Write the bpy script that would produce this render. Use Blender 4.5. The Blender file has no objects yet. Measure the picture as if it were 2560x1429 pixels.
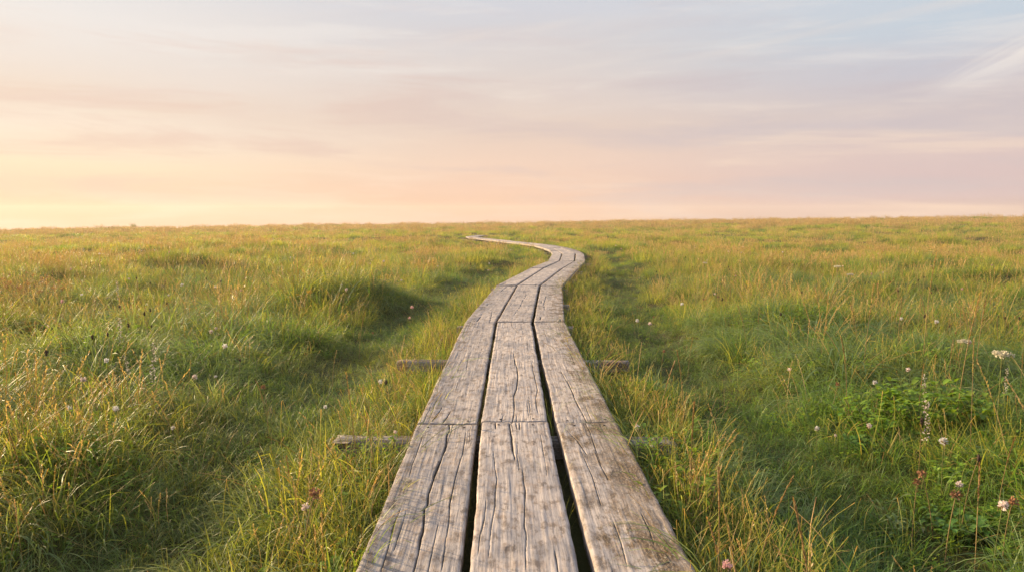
import bpy, math, random
import numpy as np
from mathutils import Vector

SC = bpy.context.scene
COL = SC.collection
rng = np.random.default_rng(11)
random.seed(5)
R = math.radians

# ------------------------------------------------------------------ camera
F = 1850.0; CAMZ = 0.933; HOR = 540.0
PITCH = math.atan((714.5 - HOR) / F)
cam = bpy.data.cameras.new('camera'); cam.sensor_width = 36; cam.lens = F / 2560 * 36
cam.clip_end = 9000; cam.clip_start = 0.02
co = bpy.data.objects.new('camera', cam); COL.objects.link(co)
co.location = (0, 0, CAMZ); co.rotation_euler = (math.pi / 2 - PITCH, 0, 0)
SC.camera = co

def ray(px, py):
    a = (px - 1280) / F; b = -(py - 714.5) / F
    c, s = math.cos(PITCH), math.sin(PITCH)
    return np.array([a, c + b * s, b * c - s])
def onz(px, py, z=0.0):
    r = ray(px, py); t = (z - CAMZ) / r[2]
    return np.array([r[0] * t, r[1] * t])

# ------------------------------------------------------------------ numeric noise
_perm = np.random.default_rng(3).random((256, 256))
def vnoise(x, y):
    xi = np.floor(x).astype(int); yi = np.floor(y).astype(int)
    fx = x - xi; fy = y - yi
    fx = fx * fx * fx * (fx * (fx * 6 - 15) + 10); fy = fy * fy * fy * (fy * (fy * 6 - 15) + 10)
    g = lambda i, j: _perm[i & 255, j & 255]
    return ((g(xi, yi) * (1 - fx) + g(xi + 1, yi) * fx) * (1 - fy) + (g(xi, yi + 1) * (1 - fx) + g(xi + 1, yi + 1) * fx) * fy)
def fbm(x, y, o=3):
    s = 0; a = 1; n = 0
    for k in range(o):
        s = s + a * (vnoise(x * 2 ** k + 17.3 * k, y * 2 ** k + 5.1 * k) - .5); n += a; a *= .5
    return s / n * 2
def sm(a, b, x):
    t = np.clip((x - a) / (b - a), 0, 1); return t * t * (3 - 2 * t)

# ------------------------------------------------------------------ boardwalk layout: edges of the three planks at each joint
# x pixels: left-left, left-right, mid-left, mid-right, right-left, right-right ; read on the plane of the board tops
J = [
 (1429, (885, 1149, 1176, 1448, 1492, 1741)),
 (1054, (1043, 1194, 1204, 1370, 1391, 1543)),
 (803, (1163, 1237, 1243, 1328, 1335, 1412)),
 (713, (1241, 1290, 1295, 1347, 1352, 1405)),
 (670, (1325, 1357, 1361, 1404, 1409, 1445)),
 (652, (1370, 1397, 1400, 1435, 1438.5, 1463)),
 (634.5, (1381, 1404, 1407, 1437, 1440, 1460)),
 (626.5, (1376, 1393, 1395, 1419, 1421, 1447)),
]
rows = []
for y, xs in J:
    rows.append(np.array([onz(x, y) for x in xs]))
# first row: push back behind the camera along the planks
ext = rows[0] + (rows[0] - rows[1]) * 0.95
rows[0] = ext
# the far bends, given by centre points
cpx = [(1391, 619.5), (1360, 613), (1318, 608), (1277, 604), (1243, 600), (1213, 596.6), (1188, 594.0), (1180, 591.6), (1192, 589.6), (1207, 588.0)]
cpts = [rows[-1].mean(axis=0)] + [onz(*p) for p in cpx]
W = 0.88; fr = np.array([-.5, -.175, -.158, .158, .175, .5]) * W
for i in range(1, len(cpts)):
    a = cpts[i - 1]; b = cpts[i]; c = cpts[min(i + 1, len(cpts) - 1)]
    t = (b - a) / np.linalg.norm(b - a) + ((c - b) / np.linalg.norm(c - b) if i + 1 < len(cpts) else 0)
    t = t / np.linalg.norm(t); nrm = np.array([t[1], -t[0]])
    rows.append(np.array([b + nrm * f * max(.62, 1 - .13 * i) for f in fr]))
centre = np.array([r.mean(axis=0) for r in rows])

def walk_dist(x, y):
    """unsigned distance to the boardwalk centreline and signed side"""
    p = np.stack([x, y], -1); best = np.full(x.shape, 1e9); side = np.zeros(x.shape)
    for a, b in zip(centre[:-1], centre[1:]):
        d = b - a; L2 = d @ d
        t = np.clip(((p - a) @ d) / L2, 0, 1)
        q = p - a - t[..., None] * d
        r = np.hypot(q[..., 0], q[..., 1])
        m = r < best
        best = np.where(m, r, best); side = np.where(m, np.sign(q[..., 0] * d[1] - q[..., 1] * d[0]), side)
    return best, side

MOUNDS = [  # x, y, rx, ry, h
 (-2.15, 9.0, .85, .55, .17), (-1.55, 9.0, .5, .45, .04), (-2.9, 8.9, .8, .4, .08),
 (-2.15, 6.2, .75, .35, .09), (-3.0, 5.2, .6, .35, .08), (-5.3, 8.6, 1.3, .5, .12),
 (2.6, 7.0, .8, .45, .14), (3.1, 5.0, .8, .4, .07), (-4.3, 6.8, .8, .4, .09),
 (3.6, 9.2, 1.0, .5, .10), (-1.9, 3.0, .5, .3, .06), (-6.5, 15, 2.2, .8, .09), (-3.2, 15.5, 1.3, .6, .08), (5.5, 15, 2.0, .8, .10),
 (1.6, 24, 1.6, .8, .14), (0.2, 21.5, 1.0, .9, .12),
]
def ground(x, y, fine=True):
    x = np.asarray(x, float); y = np.asarray(y, float)
    d = np.hypot(x, y)
    wd, side = walk_dist(x, y)
    f = sm(8, 70, d)
    tilt = np.where(x > 0, .0142 * x, .0118 * np.maximum(x, -62) * np.ones_like(x))
    z = -.13 - .19 * np.minimum(d, 100) / 100 + np.clip(tilt, -.85, 1.3) * f
    z = z - .055 * (np.sqrt(np.maximum(d - 96, 0) ** 2 + 900) - 30)
    u = sm(.55, 1.5, wd) * sm(5.5, .0, np.abs(d * 0)) if False else sm(.55, 1.5, wd)
    amp = 1 - .0 * d
    z = z + u * ((.06 + .05 * sm(5, 14, d)) * fbm(x / 1.1, y / 1.1, 2) + (.10 + .10 * sm(6, 18, d)) * fbm(x / 3.1 + 9, y / 3.1, 2) + .16 * sm(4, 30, d) * fbm(x / 12 + 3, y / 12 + 4, 2))
    z = z - np.where(side > 0, .085, .05) * np.exp(-((wd - 1.28) / .42) ** 2) * sm(40, 12, d)
    z = z + np.exp(-(wd / 1.3) ** 2) * sm(12, 22, d) * sm(60, 45, d) * (.19 * d / 100 + .015)
    for mx, my, rx, ry, h in MOUNDS:
        z = z + u * h * np.exp(-((x - mx) / rx) ** 2 - ((y - my) / ry) ** 2)
    return z
def g1(x, y): return float(ground(np.array([x]), np.array([y]))[0])

def head_at(px, py, h):
    """where on the ground a plant of height h stands when its head shows at this pixel"""
    r = ray(px, py)
    lo, t = 1.5, 1.5
    while t < 110:
        x, y, z = r[0] * t, r[1] * t, CAMZ + r[2] * t
        if z <= g1(x, y) + h: break
        t *= 1.01
    return x, y, g1(x, y)

# ------------------------------------------------------------------ node helpers
def lin(r, g, b):
    f = lambda c: (c / 255 / 12.92) if c / 255 <= .04045 else ((c / 255 + .055) / 1.055) ** 2.4
    return (f(r), f(g), f(b), 1)
class NT:
    def __init__(s, tree): s.t = tree; s.n = tree.nodes; s.l = tree.links
    def node(s, ty, **kw):
        n = s.n.new(ty)
        for k, v in kw.items(): setattr(n, k, v)
        return n
    def set(s, sock, v):
        if isinstance(v, bpy.types.NodeSocket): s.l.new(v, sock)
        elif v is not None: sock.default_value = v
    def math(s, op, a, b=None, c=None, clamp=False):
        n = s.node('ShaderNodeMath', operation=op, use_clamp=clamp)
        s.set(n.inputs[0], a); s.set(n.inputs[1], b)
        if c is not None: s.set(n.inputs[2], c)
        return n.outputs[0]
    def vmath(s, op, a, b=None):
        n = s.node('ShaderNodeVectorMath', operation=op); s.set(n.inputs[0], a)
        if b is not None: s.set(n.inputs[1], b)
        return n.outputs[0]
    def mix(s, f, a, b, mode='MIX'):
        n = s.node('ShaderNodeMix', data_type='RGBA', blend_type=mode)
        s.set(n.inputs['Factor'], f); s.set(n.inputs[6], a); s.set(n.inputs[7], b); return n.outputs[2]
    def noise(s, vec, scale, detail=3, rough=.5, dist=0.0, dim='3D'):
        n = s.node('ShaderNodeTexNoise', noise_dimensions=dim); s.set(n.inputs['Vector'], vec)
        n.inputs['Scale'].default_value = scale; n.inputs['Detail'].default_value = detail
        n.inputs['Roughness'].default_value = rough; n.inputs['Distortion'].default_value = dist
        return n.outputs['Fac']
    def maprange(s, v, a, b, c=0.0, d=1.0, smooth=True):
        n = s.node('ShaderNodeMapRange', interpolation_type='SMOOTHSTEP' if smooth else 'LINEAR')
        s.set(n.inputs['Value'], v); n.inputs['From Min'].default_value = a; n.inputs['From Max'].default_value = b
        n.inputs['To Min'].default_value = c; n.inputs['To Max'].default_value = d; return n.outputs['Result']
    def ramp(s, f, stops, ease=False):
        n = s.node('ShaderNodeValToRGB'); s.set(n.inputs[0], f); cr = n.color_ramp
        cr.interpolation = 'EASE' if ease else 'LINEAR'
        while len(cr.elements) < len(stops): cr.elements.new(1)
        for e, (p, c) in zip(cr.elements, stops): e.position = p; e.color = c
        return n.outputs[0]
    def scale(s, vec, sx, sy, sz):
        return s.vmath('MULTIPLY', vec, (sx, sy, sz))
def newmat(name):
    m = bpy.data.materials.new(name); m.use_nodes = True; m.node_tree.nodes.clear()
    nt = NT(m.node_tree); out = nt.node('ShaderNodeOutputMaterial'); return m, nt, out

# ------------------------------------------------------------------ sky and sun
SUN_AZ = R(-60); SUN_EL = R(15)       # azimuth from +Y, negative to the left
sd = Vector((math.sin(SUN_AZ) * math.cos(SUN_EL), math.cos(SUN_AZ) * math.cos(SUN_EL), math.sin(SUN_EL)))
wd_ = bpy.data.worlds.new("World"); SC.world = wd_; wd_.use_nodes = True
nt = NT(wd_.node_tree); nt.n.clear()
out = nt.node('ShaderNodeOutputWorld'); bg = nt.node('ShaderNodeBackground')
tc = nt.node('ShaderNodeTexCoord').outputs['Generated']
sep = nt.node('ShaderNodeSeparateXYZ'); nt.set(sep.inputs[0], tc)
X, Y, Z = sep.outputs
wob = nt.noise(nt.scale(tc, 2.2, 2.2, 7), 1.0, 3)
Zw = nt.math('ADD', Z, nt.math('MULTIPLY', nt.math('SUBTRACT', wob, .5), .045))
p = nt.math('MULTIPLY', Zw, 1 / .34, clamp=True)
q = lambda y: max(0.0, (HOR - y) / F / .34)
Lr = nt.ramp(p, [(0, lin(208, 166, 130)), (q(520), lin(226, 184, 146)), (q(490), lin(240, 204, 170)), (q(430), lin(255, 229, 190)), (q(350), lin(255, 237, 214)), (q(300), lin(245, 221, 199)), (q(220), lin(244, 230, 218)), (q(140), lin(245, 238, 232)), (1, lin(222, 223, 230))])
Cr = nt.ramp(p, [(0, lin(218, 174, 152)), (q(515), lin(230, 185, 161)), (q(490), lin(242, 198, 172)), (q(420), lin(243, 208, 186)), (q(330), lin(233, 207, 191)), (q(250), lin(231, 213, 203)), (q(150), lin(223, 214, 212)), (q(60), lin(215, 215, 222)), (1, lin(207, 213, 226))])
Rr = nt.ramp(p, [(0, lin(196, 170, 172)), (q(500), lin(213, 186, 190)), (q(400), lin(222, 197, 194)), (q(310), lin(214, 200, 200)), (q(240), lin(203, 201, 211)), (q(150), lin(198, 211, 224)), (q(60), lin(203, 213, 225)), (1, lin(206, 215, 227))])
c = nt.mix(nt.maprange(X, -.62, .02), Lr, Cr)
c = nt.mix(nt.maprange(X, -.02, .52), c, Rr)
# high thin cloud: long nearly level streaks
tilt = nt.math('ADD', Z, nt.math('MULTIPLY', X, .012))
cv = nt.node('ShaderNodeCombineXYZ'); nt.set(cv.inputs[0], nt.math('MULTIPLY', X, 1.6)); nt.set(cv.inputs[1], nt.math('MULTIPLY', Y, 1.6)); nt.set(cv.inputs[2], nt.math('MULTIPLY', tilt, 11.0))
b1 = nt.noise(nt.vmath('MULTIPLY', cv.outputs[0], (1, 1, 1.7)), 1.7, 6, .6, .35)
c = nt.mix(nt.maprange(b1, .48, .68, 0, .42), c, nt.mix(nt.maprange(Z, .08, .2), lin(255, 226, 200), lin(246, 238, 232)))
b2 = nt.noise(nt.vmath('ADD', nt.vmath('MULTIPLY', cv.outputs[0], (1, 1, 1.25)), (7.3, 2.1, 4.4)), 1.9, 6, .6, .4)
c = nt.mix(nt.math('MULTIPLY', nt.maprange(b2, .46, .68, 0, .65), nt.maprange(Z, .14, .25, 1.0, .3)), c, nt.mix(nt.maprange(X, -.5, .4), lin(236, 200, 180), lin(205, 194, 200)))
cv2 = nt.node('ShaderNodeCombineXYZ'); nt.set(cv2.inputs[0], X); nt.set(cv2.inputs[1], Y)
nt.set(cv2.inputs[2], nt.math('MULTIPLY', nt.math('SUBTRACT', Z, nt.math('MULTIPLY', X, .16)), 14.0))
b3 = nt.noise(cv2.outputs[0], 1.7, 7, .62, .5)
c = nt.mix(nt.math('MULTIPLY', nt.maprange(b3, .50, .78, 0, .38), nt.maprange(Z, .06, .2)), c, lin(243, 228, 218))
# a small feathery cirrus fan low on the right
ln_ = nt.math('SUBTRACT', nt.math('SUBTRACT', Z, .150), nt.math('MULTIPLY', nt.math('SUBTRACT', X, .489), .48))
wm = nt.math('MULTIPLY', nt.maprange(X, .455, .56), nt.math('SUBTRACT', 1.0, nt.maprange(nt.math('ABSOLUTE', ln_), .0, .034)))
fv = nt.node('ShaderNodeCombineXYZ'); nt.set(fv.inputs[0], nt.math('MULTIPLY', X, 5.0)); nt.set(fv.inputs[1], nt.math('MULTIPLY', ln_, 42.0))
wm = nt.math('MULTIPLY', wm, nt.maprange(nt.noise(fv.outputs[0], 1.0, 6, .6, .9), .32, .66))
c = nt.mix(nt.math('MULTIPLY', wm, .85), c, lin(246, 236, 228))
hi = nt.maprange(Z, .33, .95)
c = nt.mix(hi, c, lin(176, 192, 220))
# warm glow round the low sun, outside the frame on the left
dotn = nt.node('ShaderNodeVectorMath', operation='DOT_PRODUCT'); nt.set(dotn.inputs[0], tc); dotn.inputs[1].default_value = sd
glow = nt.maprange(dotn.outputs['Value'], .925, 1.0)
c = nt.mix(nt.math('MULTIPLY', nt.maprange(dotn.outputs['Value'], .84, 1.0), .25), c, (.95, .74, .56, 1))
c = nt.mix(glow, c, (6.0, 4.2, 2.5, 1))
sky = nt.node('ShaderNodeTexSky', sky_type='NISHITA'); sky.sun_disc = False
sky.sun_elevation = SUN_EL; sky.sun_rotation = SUN_AZ
nish = nt.mix(1.0, sky.outputs[0], (.04, .04, .04, 1), 'MULTIPLY')
pale_ = nt.node('ShaderNodeHueSaturation'); nt.set(pale_.inputs['Color'], c); pale_.inputs['Saturation'].default_value = .90; pale_.inputs['Value'].default_value = 1.02; c = pale_.outputs[0]
c = nt.mix(.93, nish, c)        # the thin cloud veil over the clear sky
nt.set(bg.inputs['Color'], c); bg.inputs['Strength'].default_value = 0.467
nt.l.new(bg.outputs[0], out.inputs[0])

sun = bpy.data.lights.new('sun', 'SUN'); sun.energy = 5.0; sun.angle = R(.8); sun.color = (1.0, .74, .44)
so = bpy.data.objects.new('sun', sun); COL.objects.link(so)
so.rotation_euler = (-sd).to_track_quat('-Z', 'Y').to_euler(); so.location = (-30, 20, 20)
SC.view_settings.view_transform = 'Standard'; SC.view_settings.look = 'None'
SC.view_settings.exposure = 1.10; SC.view_settings.gamma = 1

# ------------------------------------------------------------------ objects and tags
def tag(o, label=None, cat=None, group=None, kind=None):
    for k, v in (('label', label), ('category', cat), ('group', group), ('kind', kind)):
        if v: o[k] = v
    return o
def mesh(name, V, Fc, mat, parent=None, attr=None, uv=None, smooth=True, loose=False):
    me = bpy.data.meshes.new(name)
    me.from_pydata([tuple(v) for v in V], [], [tuple(int(i) for i in f) for f in Fc])
    for k, a in (attr or {}).items():
        at = me.color_attributes.new(k, 'FLOAT_COLOR', 'POINT')
        a = np.asarray(a, np.float32)
        if a.shape[1] == 3: a = np.hstack([a, np.ones((len(a), 1), np.float32)])
        at.data.foreach_set('color', a.ravel())
    if uv is not None:
        ul = me.uv_layers.new(name='uv'); li = np.zeros(len(me.loops), np.int32); me.loops.foreach_get('vertex_index', li)
        ul.data.foreach_set('uv', np.asarray(uv, np.float32)[li].ravel())
    if smooth: me.polygons.foreach_set('use_smooth', [True] * len(me.polygons))
    if mat:
        me.materials.append(mat)
    me.update()
    if loose: return me
    o = bpy.data.objects.new(name, me); COL.objects.link(o)
    if parent: o.parent = parent
    return o
def empty(name, loc):
    o = bpy.data.objects.new(name, None); COL.objects.link(o); o.location = loc; o.empty_display_size = .1; return o

# ------------------------------------------------------------------ ground
def ground_mat():
    m, nt, out = newmat('soil_and_thatch')
    pos = nt.node('ShaderNodeNewGeometry').outputs['Position']
    n1 = nt.noise(pos, .35, 4); n2 = nt.noise(pos, 14, 4, .6); n3 = nt.noise(nt.scale(pos, 1, .35, 1), .05, 3)
    c = nt.mix(n2, (.035, .030, .014, 1), (.085, .085, .030, 1))
    c = nt.mix(nt.maprange(n1, .4, .65), c, (.075, .095, .025, 1))
    dist = nt.node('ShaderNodeVectorMath', operation='LENGTH'); nt.set(dist.inputs[0], pos)
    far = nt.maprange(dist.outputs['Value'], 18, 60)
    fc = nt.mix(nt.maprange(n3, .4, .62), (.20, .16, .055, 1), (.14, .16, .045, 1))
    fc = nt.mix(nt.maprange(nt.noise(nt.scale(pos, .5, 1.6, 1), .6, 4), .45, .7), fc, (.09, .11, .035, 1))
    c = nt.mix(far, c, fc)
    b = nt.node('ShaderNodeBsdfPrincipled'); nt.set(b.inputs['Base Color'], c); b.inputs['Roughness'].default_value = .95
    b.inputs['Specular IOR Level'].default_value = .1
    bp = nt.node('ShaderNodeBump'); bp.inputs['Strength'].default_value = .6; bp.inputs['Distance'].default_value = .03
    nt.set(bp.inputs['Height'], n2); nt.set(b.inputs['Normal'], bp.outputs[0])
    nt.l.new(b.outputs[0], out.inputs[0]); return m
NA = 640
rr = np.concatenate([np.linspace(.25, 12, 150), np.geomspace(12.1, 130, 130), np.geomspace(135, 385, 16)])
aa = np.linspace(0, 2 * np.pi, NA, endpoint=False)
RR, AA = np.meshgrid(rr, aa, indexing='ij')
GX = (RR * np.sin(AA)).ravel(); GY = (RR * np.cos(AA)).ravel(); GZ = ground(GX, GY)
V = np.stack([GX, GY, GZ], 1)
i = np.arange(len(rr) - 1)[:, None]; j = np.arange(NA)[None, :]; j2 = (j + 1) % NA
Fq = np.stack([i * NA + j, i * NA + j2, (i + 1) * NA + j2, (i + 1) * NA + j], -1).reshape(-1, 4)
V = np.vstack([V, [0, 0, float(ground(np.array([0.]), np.array([0.]))[0])]])
cap = [(k, len(V) - 1, (k + 1) % NA) for k in range(NA)]
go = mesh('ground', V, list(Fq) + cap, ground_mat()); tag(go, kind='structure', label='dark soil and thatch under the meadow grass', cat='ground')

# ------------------------------------------------------------------ weathered wood
def wood_mat(name, base1, base2, warm, dark=1.0):
    m, nt, out = newmat(name)
    uv = nt.node('ShaderNodeUVMap', uv_map='uv').outputs[0]
    at = nt.node('ShaderNodeAttribute', attribute_name='wear'); w = nt.node('ShaderNodeSeparateColor'); nt.set(w.inputs[0], at.outputs['Color'])
    crack, stain, tone = w.outputs
    lowx = nt.node('ShaderNodeTexNoise'); nt.set(lowx.inputs['Vector'], nt.scale(uv, 5, 1.0, 1)); lowx.inputs['Scale'].default_value = 1; lowx.inputs['Detail'].default_value = 3
    off = nt.vmath('MULTIPLY', nt.vmath('SUBTRACT', lowx.outputs['Color'], (.5, .5, .5)), (.05, 0, 0))
    wv = nt.vmath('ADD', uv, off)
    fine = nt.noise(nt.scale(wv, 210, 9, 1), 1, 5, .72)
    mid = nt.noise(nt.scale(wv, 80, 3.4, 1), 1, 6, .78)
    wave = nt.node('ShaderNodeTexWave', wave_type='BANDS', bands_direction='X'); nt.set(wave.inputs['Vector'], nt.scale(wv, 1, .05, 1))
    wave.inputs['Scale'].default_value = 30; wave.inputs['Distortion'].default_value = 9; wave.inputs['Detail'].default_value = 3; wave.inputs['Detail Scale'].default_value = 1.5
    blot = nt.noise(nt.scale(uv, 5, 2.2, 1), 1, 4, .6)
    blot2 = nt.noise(nt.scale(uv, 16, 9, 1), 1.3, 4, .62)
    cross = nt.noise(nt.scale(uv, 6, 75, 1), 1, 3, .6)
    c = nt.mix(nt.maprange(blot, .38, .62), base1, base2)
    c = nt.mix(nt.maprange(blot2, .48, .66, 0, .8), c, warm)
    cold = nt.noise(nt.vmath('ADD', nt.scale(uv, 9, 3.2, 1), (3, 8, 0)), 1, 5, .62)
    c = nt.mix(nt.maprange(cold, .49, .62, 0, .75), c, tuple(v * k for v, k in zip(base1[:3], (.60, .64, .70))) + (1,))
    grime = nt.noise(nt.vmath('ADD', nt.scale(uv, 30, 12, 1), (13, 8, 0)), 1, 6, .7)
    c = nt.mix(nt.maprange(grime, .49, .64, 0, .85), c, tuple(v * .38 for v in warm[:3]) + (1,))
    c = nt.mix(nt.math('MULTIPLY', nt.maprange(fine, .48, .66), .5), c, tuple(v * .30 for v in base1[:3]) + (1,))
    c = nt.mix(nt.math('MULTIPLY', nt.maprange(mid, .55, .72), .36), c, tuple(v * .36 for v in base2[:3]) + (1,))
    c = nt.mix(nt.math('MULTIPLY', nt.maprange(wave.outputs['Fac'], .55, .95), .30), c, tuple(v * .45 for v in base1[:3]) + (1,))
    c = nt.mix(nt.math('MULTIPLY', nt.maprange(cross, .64, .76), .35), c, tuple(v * .35 for v in base1[:3]) + (1,))
    # silvery bleached streaks
    pale = nt.noise(nt.scale(wv, 60, 3.2, 1), 1, 5, .7)
    c = nt.mix(nt.math('MULTIPLY', nt.maprange(pale, .50, .68), .42), c, (.66, .59, .53, 1))
    # brown moss and dirt with pale lichen flecks
    sn = nt.noise(nt.scale(uv, 9, 5, 1), 1.4, 6, .68)
    sf = nt.math('MULTIPLY', nt.maprange(nt.noise(nt.vmath('ADD', nt.scale(uv, 7, 2.6, 1), (5, 1, 0)), 1, 5, .65), .40, .58, .5, 1.0), nt.math('MULTIPLY', nt.maprange(nt.math('ADD', nt.math('ADD', nt.math('MULTIPLY', sn, .75), nt.math('MULTIPLY', mid, .30)), nt.math('MULTIPLY', stain, .17)), .53, .66), nt.maprange(stain, .02, .25)))
    fl = nt.noise(nt.scale(uv, 160, 42, 1), 1, 3, .7)
    sc_ = nt.mix(nt.maprange(fl, .44, .60), (.060, .040, .020, 1), (.22, .155, .09, 1))
    c = nt.mix(nt.math('MULTIPLY', sf, .9), c, sc_)
    li = nt.noise(nt.scale(uv, 120, 60, 1), 1, 4, .75)
    c = nt.mix(nt.math('MULTIPLY', nt.math('MULTIPLY', nt.maprange(li, .60, .65), nt.maprange(stain, .05, .4)), .8), c, (.55, .52, .45, 1))
    tn = nt.mix(1.0, c, (1, 1, 1, 1), 'MULTIPLY')
    tm = nt.math('ADD', nt.math('MULTIPLY', tone, .7), .65)
    tcx = nt.node('ShaderNodeCombineXYZ'); [nt.set(tcx.inputs[k], tm) for k in range(3)]
    c = nt.mix(1.0, c, tcx.outputs[0], 'MULTIPLY')
    c = nt.mix(crack, c, (.018, .013, .010, 1))
    b = nt.node('ShaderNodeBsdfPrincipled'); nt.set(b.inputs['Base Color'], c); b.inputs['Roughness'].default_value = .78
    b.inputs['Specular IOR Level'].default_value = .25
    h = nt.math('SUBTRACT', nt.math('ADD', nt.math('MULTIPLY', fine, .5), nt.math('MULTIPLY', mid, -.35)), nt.math('MULTIPLY', crack, 1.2))
    h = nt.math('ADD', h, nt.math('MULTIPLY', blot2, .8)); h = nt.math('SUBTRACT', h, nt.math('MULTIPLY', nt.maprange(cross, .6, .78), .5))
    bp = nt.node('ShaderNodeBump'); bp.inputs['Strength'].default_value = .5; bp.inputs['Distance'].default_value = .004
    nt.set(bp.inputs['Height'], h); nt.set(b.inputs['Normal'], bp.outputs[0])
    nt.l.new(b.outputs[0], out.inputs[0]); return m
WOOD = wood_mat('weathered_plank_wood', (.38, .345, .335, 1), (.53, .465, .42, 1), (.38, .295, .235, 1))
BEAMW = wood_mat('grey_beam_wood', (.30, .27, .25, 1), (.38, .34, .30, 1), (.17, .14, .11, 1))
mN, n_, o_ = newmat('rusted_iron'); b_ = n_.node('ShaderNodeBsdfPrincipled'); b_.inputs['Base Color'].default_value = (.03, .02, .016, 1)
b_.inputs['Roughness'].default_value = .8; n_.l.new(b_.outputs[0], o_.inputs[0])

def crop(l, s, ox, oy): return [onz(x / s + ox, y / s + oy) for x, y in l]
A1 = lambda l: crop(l, 2.603, 850, 880)
A2 = lambda l: crop(l, 5.496, 1100, 560)
A7 = lambda l: crop(l, 4.267, 1000, 780)
CR = [  # plank key (section, plank), width, polyline on the board plane
 ((0, 0), .0042, A1([(710, 458), (714, 490), (697, 520), (690, 590), (665, 660), (650, 700), (620, 770), (598, 840), (577, 900), (570, 980), (550, 1000), (546, 1060), (540, 1150), (524, 1190), (520, 1240), (500, 1330), (475, 1429), (455, 1560)])),
 ((0, 0), .0022, A1([(822, 490), (812, 560), (800, 640), (770, 730), (745, 830), (735, 880), (715, 980), (708, 1100), (690, 1200), (660, 1429)])),
 ((0, 0), .0018, A1([(535, 540), (500, 640), (470, 720), (450, 800)])),
 ((0, 0), .0022, A1([(400, 990), (360, 1080), (330, 1200), (300, 1300), (262, 1429)])),
 ((0, 0), .0016, A1([(640, 1100), (600, 1290), (570, 1429)])),
 ((0, 0), .0016, A1([(430, 1010), (410, 1090), (350, 1280)])),
 ((0, 1), .0040, A1([(1102, 465), (1110, 520), (1118, 560), (1122, 620), (1130, 665), (1143, 705)])),
 ((0, 1), .0018, A1([(1000, 650), (1010, 760), (1022, 830), (1012, 920), (1010, 1000), (995, 1080), (982, 1160), (972, 1290), (965, 1350)])),
 ((0, 1), .0020, A1([(1190, 760), (1195, 850), (1208, 900), (1203, 1000), (1200, 1130), (1215, 1200), (1208, 1300), (1214, 1429)])),
 ((0, 1), .0018, A1([(952, 960), (940, 1090), (912, 1200), (895, 1340)])),
 ((0, 1), .0022, A1([(1395, 1290), (1410, 1360), (1420, 1429)])),
 ((0, 1), .0022, A1([(1145, 462), (1152, 500)])), ((0, 1), .0024, A1([(1168, 462), (1172, 505)])), ((0, 1), .003, A1([(1012, 462), (1016, 500)])),
 ((0, 2), .0016, A1([(1475, 500), (1540, 570), (1620, 680)])), ((0, 2), .0018, A1([(1660, 640), (1690, 720), (1750, 830)])),
 ((0, 2), .0018, A1([(1960, 1050), (2010, 1150), (2050, 1260)])), ((0, 2), .0016, A1([(1780, 1100), (1830, 1230), (1870, 1400)])),
 ((0, 2), .0016, A1([(1560, 620), (1640, 800), (1700, 1000)])),
 ((1, 0), .0030, A1([(665, 345), (640, 385), (598, 438)])), ((1, 0), .0034, A1([(720, 372), (695, 410), (668, 446)])),
 ((1, 0), .0016, A1([(842, 0), (830, 60), (822, 110)])), ((1, 0), .0016, A1([(770, 180), (755, 230)])),
 ((1, 1), .0038, A1([(1128, 0), (1140, 60), (1153, 100), (1158, 150), (1150, 230), (1133, 275), (1133, 320), (1135, 370), (1128, 430), (1120, 458)])),
 ((1, 1), .0024, A1([(1248, 60), (1258, 120), (1272, 180), (1286, 240), (1275, 300), (1280, 360), (1295, 400)])),
 ((1, 1), .0018, A7([(1360, 270), (1358, 420)])), ((1, 1), .0020, A7([(1190, 100), (1200, 150), (1270, 220)])), ((1, 1), .0018, A7([(1215, 400), (1225, 560)])),
 ((1, 2), .0030, A1([(1475, 170), (1505, 230), (1530, 300), (1568, 370), (1590, 410), (1605, 445)])),
 ((1, 2), .0022, A1([(1435, 110), (1480, 190), (1530, 280)])), ((1, 2), .0016, A1([(1500, 0), (1530, 80)])),
 ((2, 0), .0036, A2([(583, 1205), (560, 1260), (530, 1300), (500, 1338)])), ((2, 0), .0030, A2([(722, 1170), (708, 1230), (695, 1290), (680, 1335)])),
 ((2, 0), .0045, A2([(925, 845), (890, 875), (830, 925)])),
 ((2, 1), .0026, A2([(1175, 900), (1185, 980), (1130, 1060), (1105, 1120), (1050, 1200), (1000, 1260), (990, 1335)])),
 ((2, 2), .0028, A2([(1468, 950), (1450, 1030), (1425, 1100), (1440, 1170)])), ((2, 2), .0036, A2([(1402, 1240), (1380, 1290), (1370, 1338)])),
]
KNOTS = {(0, 1): [(A1([(1130, 1300)])[0], .030)], (1, 0): [(A1([(745, 250)])[0], .026)], (0, 0): [], (0, 2): [(A1([(1800, 790)])[0], .02)]}
TH = .052
boardwalk = empty('boardwalk', (float(centre[1][0]), float(centre[1][1]), -.13))
tag(boardwalk, 'long winding boardwalk of three parallel weathered grey planks across the meadow', 'boardwalk')
BO = np.array(boardwalk.location)

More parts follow.
